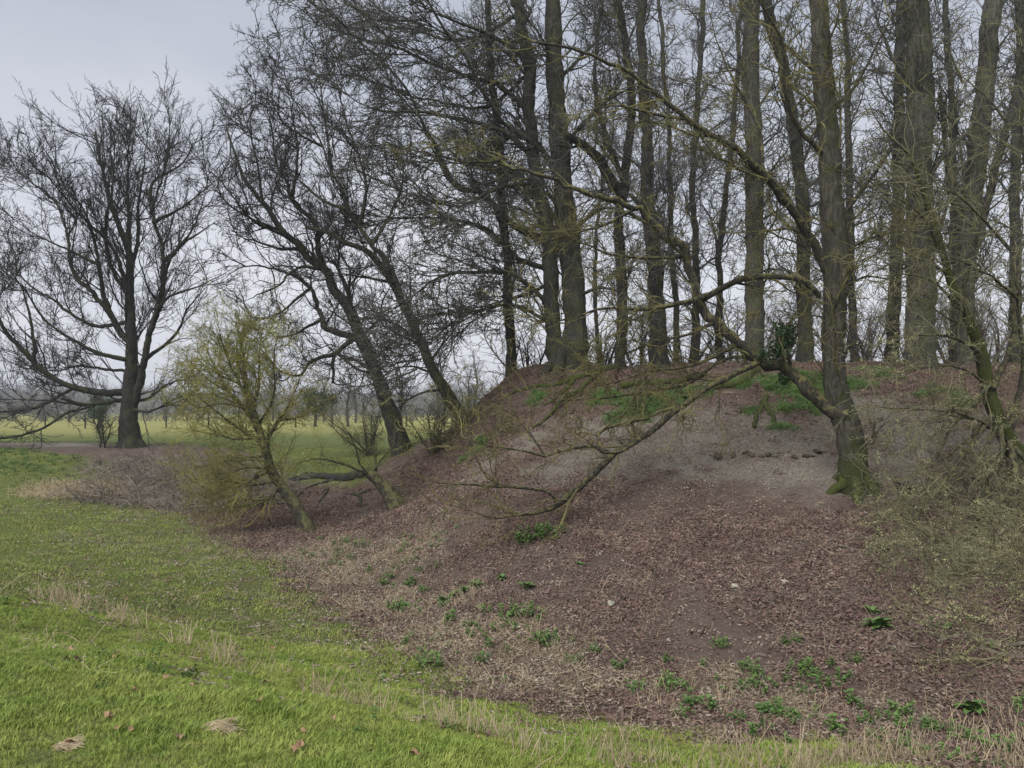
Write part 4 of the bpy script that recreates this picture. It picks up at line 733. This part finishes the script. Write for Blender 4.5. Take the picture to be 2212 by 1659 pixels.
p_ = area_pts(60000, (-5.5, 2.8), (4, 9.5), lambda x, y, l, p, w: (1 - l) ** 1.5 * np.clip(1.25 - y * .07, .3, 1))
scatter('lawn_grass', 'short bright mown grass on the near bank', p_, rng.uniform(.45, 1.05, len(p_)) * (1 + .9 * vnoise(p_[:, 0], p_[:, 1], .55, 21) + .5 * vnoise(p_[:, 0], p_[:, 1], .2, 22)), C_lawn)
p_ = area_pts(46000, (-22, 8.5), (2, 34), lambda x, y, l, p, w: (1 - l) ** 1.3 * np.where(x < -1, 1, .5) * np.clip(1.2 - y * .025, .35, 1))
scatter('ditch_grass', 'rough leaf strewn grass along the ditch floor', p_, rng.uniform(.6, 1.3, len(p_)) * (1 + p_[:, 1] * .012) * (1 + .8 * vnoise(p_[:, 0], p_[:, 1], .7, 23)), C_rough)
p_ = area_pts(26000, (-16, 6), (1, 25), lambda x, y, l, p, w: .22 * (1 - l) * (y > 8 + 0 * x) * np.clip(.5 + 1.6 * vnoise(x, y, 2.2, 24), 0, 1))
scatter('strewn_leaves', 'scattered dead leaves lying in the ditch grass', p_, rng.uniform(.6, 1.2, len(p_)), C_strewn)
p_ = area_pts(260000, (-4, 13), (14, 22), lambda x, y, l, p, w: .16 * patches(GREEN, x, y) ** 1.5 * (vnoise(x, y, .3, 51) > -.15))
p2 = area_pts(60000, (-26, 20), (-10, 34), lambda x, y, l, p, w: .10 * (1 - l) * sstep(-1.05, -.5, gz(x, y, False)) * np.clip(.5 + 1.4 * vnoise(x, y, .8, 71), 0, 1)); p_ = np.vstack([p_, p2])
scatter('bank_grass', 'fresh dark green grass patches on the upper mound slope and far ditch bank', p_, rng.uniform(.8, 1.6, len(p_)), C_deep)
p_ = area_pts(150000, (-9, 5), (14, 23), lambda x, y, l, p, w: .75 * l * (1 - .75 * w) * (1 - .92 * p) * np.clip(.65 + 1.3 * vnoise(x, y, 1.5, 61) + .8 * vnoise(x, y, .5, 62), .12, 1))
scatter('leaf_litter', 'brown beech leaf litter covering the mound slope', p_, rng.uniform(.5, 1.3, len(p_)), C_lit)
p_ = area_pts(80000, (-10, 5), (14, 24), lambda x, y, l, p, w: np.clip(.16 * np.exp(-(sdist(LIT, x, y) / 1.0) ** 2) + l * (.75 * w + .04) + .05 * (1 - l) * (np.abs(sdist(LIT, x, y)) < 3.5), 0, 1))
scatter('pale_litter', 'pale dry leaves and straw between grass and litter', p_, rng.uniform(.6, 1.2, len(p_)), C_pale)
C_grey = proto_coll('litter_grey', [leaves(13, sz, .16, MAT['litter_grey'], 'grey_clump') for sz in (.012, .016, .020, .026)])
p_ = area_pts(90000, (-6, 11), (14, 22), lambda x, y, l, p, w: .62 * l * p * np.clip(.6 + 1.2 * vnoise(x, y, .9, 63), .1, 1))
scatter('bank_litter', 'grey beige weathered litter on the upper mound slope', p_, rng.uniform(.5, 1.2, len(p_)), C_grey)
STUB = np.array([hit(a, b)[:2] for a, b in [(90,1282),(200,1320),(300,1362),(420,1405),(520,1440),(640,1480),(760,1528),(900,1560),(1000,1585)]])
def near_line(x, y, line):
    best = np.full(len(x), 9e9)
    for a, c in zip(line[:-1], line[1:]):
        t_ = np.clip(((x - a[0]) * (c - a)[0] + (y - a[1]) * (c - a)[1]) / ((c - a) @ (c - a)), 0, 1); best = np.minimum(best, np.hypot(x - a[0] - t_ * (c - a)[0], y - a[1] - t_ * (c - a)[1]))
    return best
STUB2 = np.array([hit(a, b)[:2] for a, b in [(1050,1590),(1300,1635),(1500,1650),(1800,1655),(2150,1640),(2300,1600)]])
p_ = area_pts(60000, (-8, 4), (6, 13), lambda x, y, l, p, w: np.clip(.13 * np.exp(-(near_line(x, y, STUB) / .17) ** 2) * (vnoise(x, y, .45, 41) > .02) + .12 * np.exp(-(near_line(x, y, STUB2) / .5) ** 2) * (vnoise(x, y, .5, 42) > -.12) + .012 * w, 0, 1))
scatter('dry_stalks', 'upright straw coloured dead stalks along the mowing edge', p_, rng.uniform(.45, 1.15, len(p_)), C_stalk, align=False)
C_weed = proto_coll('weeds', [nettle_mesh('sprig', q) for q in (1, 2, 3)])
p_ = area_pts(30000, (-8, 4.5), (8, 19), lambda x, y, l, p, w: np.clip(.20 * w * (vnoise(x, y, .8, 91) > .02) + .10 * l * (y < 9) * (vnoise(x, y, .9, 92) > .08) + .05 * (1 - l) * (y < 12) * (vnoise(x, y, .7, 93) > .2), 0, 1))
scatter('ground_weeds', 'tiny green weed sprigs dotted through litter and straw', p_, rng.uniform(.4, .9, len(p_)), C_weed)
p_ = area_pts(60000, (-10, 5), (7, 22), lambda x, y, l, p, w: .13 * w + .006 * l + .006)
scatter('straw', 'fallen pale straw and dead stems on the ditch edge', p_, rng.uniform(.6, 1.2, len(p_)), C_lying, tilt=.6)
p_ = area_pts(40000, (-9, 6), (14, 23), lambda x, y, l, p, w: .06 * l)
scatter('twig_litter', 'small fallen twigs scattered over the leaf litter', p_, rng.uniform(.5, 1.3, len(p_)), C_twl, tilt=.5)

# bramble thicket in the ditch below the huge tree, and pale tussock beside it
def thicket(label, cx, cy, rx, ry, h, n, mat, name='bramble_thicket'):
    c = hit(cx, cy); root = empty(name, c); tag(root, label, 'bramble'); P = np.zeros((n, 9, 3))
    a = rng.uniform(0, 2 * np.pi, n); r = np.sqrt(rng.random(n)); x = c[0] + np.cos(a) * r * rx; y = c[1] + np.sin(a) * r * ry
    P[:, 0] = np.column_stack([x, y, gz(x, y)]); D = unit(np.column_stack([rng.normal(size=(n, 2)), rng.uniform(.4, 1.6, n)])); L = h * rng.uniform(.7, 2.0, n)
    for k in range(8): P[:, k + 1] = P[:, k] + D * (L / 8)[:, None]; D = unit(D + rng.normal(size=D.shape) * .2 + [0, 0, -.22])
    P[..., 2] = np.maximum(P[..., 2], gz(P[..., 0], P[..., 1]) + .02); R = np.linspace(.014, .006, 9)[None] * rng.uniform(.6, 1.3, (n, 1))
    mb = MB(); tubes(mb, P, R, 3)
    p0, D2_, L2, r2 = spawn(P, R, 5, .2, .8, .3, .4, .15, .5, .7); P2, R2 = growlv(p0, D2_, L2, np.clip(r2, .004, .007), 4, .25, (0, 0, -.05), .003); P2[..., 2] = np.maximum(P2[..., 2], gz(P2[..., 0], P2[..., 1]) + .02); tubes(mb, P2, R2, 3)
    o = mb.build('stems', MAT[mat], root, c); o["kind"] = 'stuff'
thicket('wide grey brown bramble tangle in the ditch below the huge left tree', 380, 1070, 3.0, 2.6, 1.0, 620, 'bramble')
thicket('low bramble tangle behind the budding thorn tree', 500, 1085, 2.0, 1.6, .7, 380, 'bramble')
thicket('brown twig heap at the foot of the huge left tree', 330, 1010, 2.6, 1.6, .6, 350, 'bramble')
c = hit(160, 1068); root = empty('dead_grass_tussock', c); tag(root, 'pale buff dead grass tussock at the foot of the left bank', 'grass clump')
mb = MB(); n = 1500; P = np.zeros((n, 5, 3)); P[:, 0, :2] = c[:2] + rng.normal(size=(n, 2)) * [.75, .45]; P[:, 0, 2] = gz(P[:, 0, 0], P[:, 0, 1]); D = unit(np.column_stack([rng.normal(size=(n, 2)) * .7, np.ones(n)]))
for k in range(4): P[:, k + 1] = P[:, k] + D * rng.uniform(.08, .18, (n, 1)); D = unit(D + rng.normal(size=D.shape) * .2 + [0, 0, -.3])
tubes(mb, P, np.full((n, 5), .006) * np.linspace(1, .5, 5), 3); mb.build('blades', MAT['stalk'], root, c)["kind"] = 'stuff'

# ------------------------------------------------------------------ plants, stones, leaves one can count
dock_sets = [rosette(34, .12, 'leaf', MAT['dock'], .30, 1.1) for _ in range(2)]; arum_set = rosette(10, .11, 'leaf', MAT['dock'], .28, 1.1); nettles = [nettle_mesh('leaves', q) for q in (3, 5, 7, 9, 12, 6, 16)]
def plant(name, label, px, py, meshes, s, group=None, cat='plant'):
    g = hit(px, py); root = empty(name, g); tag(root, label, cat, group); root.rotation_euler = (0, 0, rng.uniform(0, 6.28)); root.scale = (s, s, s)
    for me in meshes: o = bpy.data.objects.new('leaf' if len(meshes) > 1 else 'leaves', me); col.objects.link(o); o.parent = root
    return root
plant('dock_plant', 'largest broad leaved green dock plant beside the straight yellowish stick', 1895, 1362, dock_sets[0], 1.45)
plant('dock_plant', 'single small dock rosette just above the largest dock plant', 1882, 1325, dock_sets[1][:8], .9)
plant('dock_plant', 'broad leaved green dock plant near the right bottom corner', 2100, 1540, dock_sets[1], 1.2)
for x, y, s in [(1030,1272,1.5),(1005,1282,1.4),(980,1292,1.3),(955,1300,1.2)]: plant('arum_plant', 'glossy dark green leaf rosette in a diagonal row', x, y, dock_sets[0], s * .75, 'diagonal row of glossy rosettes')
plant('arum_plant', 'upright bright green leaf tuft alone on bare litter', 1138, 1276, arum_set, 1.5)
plant('arum_plant', 'small lone green plant on bare litter below the low lichen branch', 1253, 1225, arum_set, 1.0)
plant('arum_plant', 'small green plant with stone just above the upright leaf tuft', 1085, 1255, dock_sets[1], .8)
for k in range(5): plant('nettle_clump', 'green nettle patch under the tip of the low lichen branch', 1150 + rng.integers(-25, 25), 1175 + rng.integers(-18, 18), [nettles[k % 7]], 1.7, 'nettles under the low branch')
LOWR = [(1690,1405),(1730,1395),(1620,1460),(1600,1490),(1640,1478),(1700,1470),(1735,1462),(1790,1440),(1850,1430),(1780,1490),(1820,1480),(1745,1500),(1660,1535),(1690,1545),(1760,1545),(1840,1530),(1905,1560),(1860,1565),(1720,1560),(1950,1545),(1590,1560),(1550,1545),(1810,1590),(1885,1605),(1955,1580),(2060,1590),(2110,1600),(2010,1575),(1640,1600),(1700,1610),(2160,1630),(2050,1640),(1960,1630),(1500,1520),(1460,1490),(1420,1440),(1520,1445),(1380,1500),(1290,1405),(1250,1430),(1340,1450),(1560,1400)]
for k, (x, y) in enumerate(LOWR): plant('nettle_clump', 'small nettle clump among brown leaves in the lower right ditch', x + rng.integers(-8, 8), y + rng.integers(-6, 6), [nettles[k % 7]], rng.uniform(.6, 1.3), 'nettles in the lower right ditch')
MIDL = [(800,1235),(840,1245),(760,1215),(870,1265),(900,1240),(820,1270),(910,1275),(860,1225),(730,1180),(780,1190),(760,1170),(930,1235),(700,1165),(850,1320),(900,1330),(960,1340),(1050,1330),(1100,1345),(1150,1335),(1010,1360),(1180,1390),(880,1400),(1040,1440),(930,1450)]
for k, (x, y) in enumerate(MIDL): plant('nettle_clump', 'low nettle clump on the straw covered ditch edge', x + rng.integers(-12, 12), y + rng.integers(-8, 8), [nettles[k % 7]], rng.uniform(.7, 1.5), 'nettles on the straw edge')

def stone_mesh(k):
    mb = MB(); n = 7; m_ = 10; th = np.linspace(0.05, np.pi - .05, n)[:, None]; ph = (np.arange(m_) * 2 * np.pi / m_)[None]
    r = 1 + .22 * rng.normal(size=(n, m_)); v = np.stack([r * np.sin(th) * np.cos(ph), r * np.sin(th) * np.sin(ph) * .75, r * np.cos(th) * np.ones_like(ph) * .6], -1)
    i = np.arange(n - 1)[:, None] * m_; j = np.arange(m_)[None]; j2 = (j + 1) % m_
    mb.add(v.reshape(-1, 3), np.stack([i + j, i + m_ + j, i + m_ + j2, i + j2], -1).reshape(-1, 4)); return mb.mesh('stone', MAT['stone'])
stones = [stone_mesh(k) for k in range(4)]
for k, (x, y, w, lab) in enumerate([(1587,1272,20,'largest pale chalk stone on the dark litter slope'),(1660,1260,16,'rounded grey stone half sunk uphill of the largest chalk stone'),(1695,1262,20,'flat grey stone right of the rounded half sunk stone'),(1320,1308,22,'mossy grey stone alone on the bare middle slope'),(1130,1325,14,'yellowish stone in the stones below the leaf tuft'),(1285,1400,14,'greenish stone at the top of the stalk patch'),(1445,1385,14,'white stone left of the lower dock plants'),(1275,1345,9,'small cream stone below the mossy grey stone'),(1245,1370,9,'small cream stone just above the dry stalk patch'),(1345,1215,9,'small greenish stone right of the lone small plant'),(1365,1133,9,'small pale stone high on the bare slope'),(1755,1312,8,'tiny white pebble left of the large dock'),(1690,1275,7,'tiny white pebble beneath the flat grey stone'),(1010,1330,12,'buff stone left of the yellowish stone'),(985,1262,10,'white stone among the glossy rosettes')]):
    h = hit(x, y); o = bpy.data.objects.new('stone', stones[k % 4]); col.objects.link(o); r = w / 2 * h[1] / F; o.scale = (r, r, r); o.location = h + [0, 0, r * .25]; o.rotation_euler = (0, 0, rng.uniform(0, 6)); tag(o, lab, 'stone', 'loose stones')
MAT['turf'] = twig('turf', (.030, .026, .018), (.085, .078, .045), 14)
c0 = hit(1680, 985); root = empty('turf_clods', c0); tag(root, 'dark broken line of turf clods and roots left of the mossy trunk', 'turf')
for x, y, w in CLODS:
    h = hit(x, y); r = w / 2 * h[1] / F; me = stone_mesh(0); me.materials.clear(); me.materials.append(MAT['turf']); o = bpy.data.objects.new('clod', me); col.objects.link(o); o.parent = root; o.location = h - c0 + [0, 0, r * .15]; o.scale = (r * 1.5, r, r * .8); o.rotation_euler = (0, 0, rng.uniform(0, 6))
def dry_leaf_mesh():
    mb = MB(); n = 9; a = np.linspace(0, 2 * np.pi, n, endpoint=False); r = .045 * (1 + .35 * np.cos(a * 5) + .15 * rng.normal(size=n)); z = .018 * np.cos(a * 2 + 1) + .008 * rng.normal(size=n)
    mb.add(np.vstack([np.column_stack([r * np.cos(a), r * np.sin(a), z + .018]), [0, 0, .008]]), None, [[i, (i + 1) % n, n] for i in range(n)]); return mb.mesh('dry_leaf', MAT['dry_leaf'], smooth=False)
dls = [dry_leaf_mesh() for _ in range(5)]
LEAF = [(234,1560,'near the left straw heap'),(290,1500,''),(386,1518,''),(386,1602,''),(655,1590,''),(650,1620,''),(525,1508,''),(560,1525,''),(450,1330,''),(310,1325,''),(270,1300,''),(150,1410,''),(250,1430,''),(360,1470,''),(640,1635,''),(500,1570,''),(590,1405,''),(140,1290,''),(420,1490,''),(1030,1600,''),(820,1530,''),(260,1588,''),(285,1590,''),(150,1615,''),(720,1560,''),(895,1640,''),(575,1480,'')]
for k, (x, y, _) in enumerate(LEAF):
    h = hit(x, y); o = bpy.data.objects.new('dry_leaf', dls[k % 5]); col.objects.link(o); o.location = h + [0, 0, .025]; o.rotation_euler = (rng.uniform(-.4, .4), rng.uniform(-.4, .4), rng.uniform(0, 6)); s = rng.uniform(.3, .62); o.scale = (s, s, s)
    tag(o, 'curled orange brown dead leaf lying on the mown grass bank', 'leaf', 'dead leaves on the lawn')
for x, y, s, lab in [(470, 1585, .85, 'arched heap of pale dead grass on the near lawn'), (150, 1622, .55, 'small loose wisp of dead grass at the bottom left')]:
    h = hit(x, y); root = empty('dead_grass_heap', h); tag(root, lab, 'grass clump'); mb = MB(); n = 110; P = np.zeros((n, 7, 3)); a = rng.uniform(-.6, .6, n)
    P[:, 0] = h + np.column_stack([rng.normal(-.08 * s, .035 * s, n), rng.normal(0, .03, n), np.zeros(n)]); D = unit(np.column_stack([np.cos(a) * .8, np.sin(a), rng.uniform(.4, 1.0, n)]))
    for k in range(6): P[:, k + 1] = P[:, k] + D * .032 * s * rng.uniform(.7, 1.3, (n, 1)); D = unit(D + rng.normal(size=D.shape) * .16 + [.05, 0, -.38])
    P[..., 2] = np.maximum(P[..., 2], h[2] + .01); tubes(mb, P, np.full((n, 7), .0017), 3); mb.build('blades', MAT['stalk'], root, h)["kind"] = 'stuff'

# ------------------------------------------------------------------ distance: fence, hedges, far trees
def fpost(root, x, y, h, org, r=.06):
    mb = MB(); z = gz(x, y)[0]; P = np.array([[x, y, z - .1], [x + rng.normal() * .02, y, z + h * .5], [x + rng.normal() * .04, y, z + h]]); tubes(mb, P[None], np.array([[r, r * .95, r * .85]]), 8, .1); mb.build('post', MAT['dark_bark'], root, org)
org = gpt(-40, 64); root = empty('field_fence', org); tag(root, 'thin post and wire fence across the far meadow', 'fence')
fx = np.arange(-58, 2, 3.3)
for x in fx: fpost(root, x + rng.normal() * .2, 64 + .12 * (x + 30) + rng.normal() * .1, 1.15 + rng.normal() * .05, org)
for hgt in (.45, .8, 1.05):
    mb = MB(); xs = np.linspace(-58, 1, 60); ys = 64 + .12 * (xs + 30); P = np.column_stack([xs, ys, gz(xs, ys) + hgt + .02 * np.sin(xs * 2)]); tubes(mb, P[None], np.full((1, 60), .006), 3); mb.build('wire', MAT['dead_wood'], root, org)
def far_proto(h, seed):
    tr = catmull(np.array([[0, 0, -.3], [rng.normal() * .1, 0, h * .3], [rng.normal() * .3, 0, h * .6], [rng.normal() * .5, 0, h * .95]]), 25); R = np.linspace(h * .022, h * .004, 25)
    mb = MB(); tubes(mb, tr[None], R[None], 8, .1); me1 = mb.mesh('trunk', MAT['far_bark'])
    mb = MB(); crown(mb, [(tr, R)], [LV(14 / h * 1.6,.75,.38,h * .12,h * .42,.55,.03,.09,.02,6,.14,3,tmin=.12,trop=(0,0,.06)), LV(1.8,.7,.45,.6,1.9,.6,.02,.04,.015,4,.2), LV(3.2,.75,.5,.4,1.0,.7,.015,.022,.012,2,.22)], cull=False, ground_clear=False)
    return me1, mb.mesh('crown', MAT['far_twig'])
FP = [far_proto(8, k) for k in range(3)]
def far_tree(x, y, s, label, group):
    g = gpt(x, y); root = empty('far_tree', g); tag(root, label, 'tree', group); root.scale = (s, s, s * rng.uniform(.85, 1.1)); root.rotation_euler = (0, 0, rng.uniform(0, 6.28)); me = FP[rng.integers(0, 3)]
    for nm, q in zip(('trunk', 'crown'), me):
        o = bpy.data.objects.new(nm, q); col.objects.link(o); o.parent = root
        if nm == 'crown': o["kind"] = 'stuff'
for px, d, s in [(30,95,.75),(85,100,.8),(130,105,.7),(165,90,.45),(215,100,.6),(420,110,.75),(470,105,.7),(520,100,.8),(560,95,.75),(600,110,.9),(640,90,.8),(690,85,.85),(730,80,.8),(770,78,.85),(815,75,.9),(870,72,.9),(910,76,1.0),(950,72,.9),(985,80,1.0),(1020,85,1.0),(1060,90,1.0),(380,120,.7)]:
    px += rng.uniform(-30, 30); far_tree((px - CX) / F * d, d + rng.uniform(-9, 14), s * rng.uniform(.55, 1.2), 'small grey bare tree in the hedgerow beyond the far meadow', 'hedgerow trees beyond the meadow')
# hedge line and wooded hill: one mass each
def mass(name, label, pts, hgt, mat, n_st, size):
    mb = MB(); n = len(pts) * n_st; i = np.repeat(np.arange(len(pts)), n_st); b0 = pts[i] + rng.normal(size=(n, 3)) * [size * .5, size * .5, 0]; H = hgt[i] * rng.uniform(.5, 1.1, n); P = np.zeros((n, 4, 3)); P[:, 0] = b0; D = unit(np.column_stack([rng.normal(size=(n, 2)) * .8, np.ones(n)]))
    for k in range(3): P[:, k + 1] = P[:, k] + D * (H / 3)[:, None]; D = unit(D + rng.normal(size=D.shape) * .25)
    tubes(mb, P, np.full((n, 4), 1.) * (H * .008)[:, None] * np.array([1.3, 1, .8, .4]), 3)
    p0, D2_, L2, r2 = spawn(P, np.full((n, 4), .03), 5 / hgt.mean() * 2.6, .1, .8, .3, .5, size * .2, size * .9, .7); P2, R2 = growlv(p0, D2_, L2, np.full(len(p0), hgt.mean() * .006), 2, .3, (0, 0, .02), hgt.mean() * .004); tubes(mb, P2, R2, 3)
    o = mb.build(name, MAT[mat]); o["kind"] = 'stuff'; o["label"] = label
x = np.arange(-95, 14, 1.1); y = 122 + .1 * x + rng.normal(size=len(x)) * 1.2; mass('hedge', 'dense grey brown hedge closing the far meadow', np.column_stack([x, y, gz(x, y)]), 2.6 + 3.4 * vnoise(x, x * 0, 7, 81) + rng.uniform(-.5, .8, len(x)), 'far_twig', 8, 1.6)
x = rng.uniform(-330, 120, 420); y = rng.uniform(270, 460, 420); mass('far_woodland', 'grey wooded hillside on the left horizon', np.column_stack([x, y, gz(x, y)]), rng.uniform(7, 11, 420), 'far_twig', 4, 6)
for px, d, s, lab in [(680, 70, 1.0, 'dark ivy clad tree top in the hedgerow beyond the meadow'), (215, 66, .8, 'dark evergreen bush by the fence left of the huge tree')]:
    x = (px - CX) / F * d; g = gpt(x, d); root = empty('ivy_tree', g); tag(root, lab, 'tree'); P = catmull(np.array([g - [0, 0, .2], g + [.1, 0, 1.6 * s], g + [0, 0, 3.6 * s]]), 10); add_stem(root, P, np.linspace(.16, .05, 10), MAT['far_bark'], 'trunk', g, 8)
    mb = MB(); n = 4200; cs = g + [0, 0, 2.4 * s] + rng.normal(size=(9, 3)) * [.55 * s, .5 * s, .55 * s]; P0 = cs[rng.integers(0, 9, n)][:, None] + rng.normal(size=(n, 1, 3)) * .28 * s; leafbits(mb, np.repeat(P0, 2, 1), n, .09 * s, .05); mb.build('leaves', MAT['ivy'], root, g)["kind"] = 'stuff'
# things of one kind that look alike are told apart by their order from the left
ONES = 'first second third fourth fifth sixth seventh eighth ninth tenth eleventh twelfth thirteenth fourteenth fifteenth sixteenth seventeenth eighteenth nineteenth'.split()
def ordinal(n):
    if n < 20: return ONES[n - 1]
    t_ = {2: ('twentieth', 'twenty'), 3: ('thirtieth', 'thirty'), 4: ('fortieth', 'forty')}[n // 10]
    return t_[0] if n % 10 == 0 else t_[1] + '-' + ONES[n % 10 - 1]
same = {}
for o in col.objects:
    if o.parent is None and 'label' in o.keys() and 'category' in o.keys(): same.setdefault(o['label'], []).append(o)
for lab, lst in same.items():
    if len(lst) > 1:
        lst.sort(key=lambda o: o.location.x / max(o.location.y, .1))
        for k, o in enumerate(lst): o['label'] = f'{lab}, {ordinal(k + 1)} from the left'

# thin damp air
hz_m = bpy.data.materials.new('haze'); hz_m.use_nodes = True; ht = hz_m.node_tree; ht.nodes.clear(); ho = N(ht, 'ShaderNodeOutputMaterial'); pv = N(ht, 'ShaderNodeVolumePrincipled')
pv.inputs['Color'].default_value = (.80, .84, .90, 1); pv.inputs['Density'].default_value = .0007; ht.links.new(pv.outputs[0], ho.inputs['Volume'])
mb = MB(); X, Y0, Y1, Z0, Z1 = 700, -40, 900, -6, 40
mb.add([(-X, Y0, Z0), (X, Y0, Z0), (X, Y1, Z0), (-X, Y1, Z0), (-X, Y0, Z1), (X, Y0, Z1), (X, Y1, Z1), (-X, Y1, Z1)], [[0, 3, 2, 1], [4, 5, 6, 7], [0, 1, 5, 4], [1, 2, 6, 5], [2, 3, 7, 6], [3, 0, 4, 7]])
hz = mb.build('haze', hz_m, smooth=False); hz["kind"] = 'stuff'; hz["label"] = 'thin grey damp haze over the whole field'
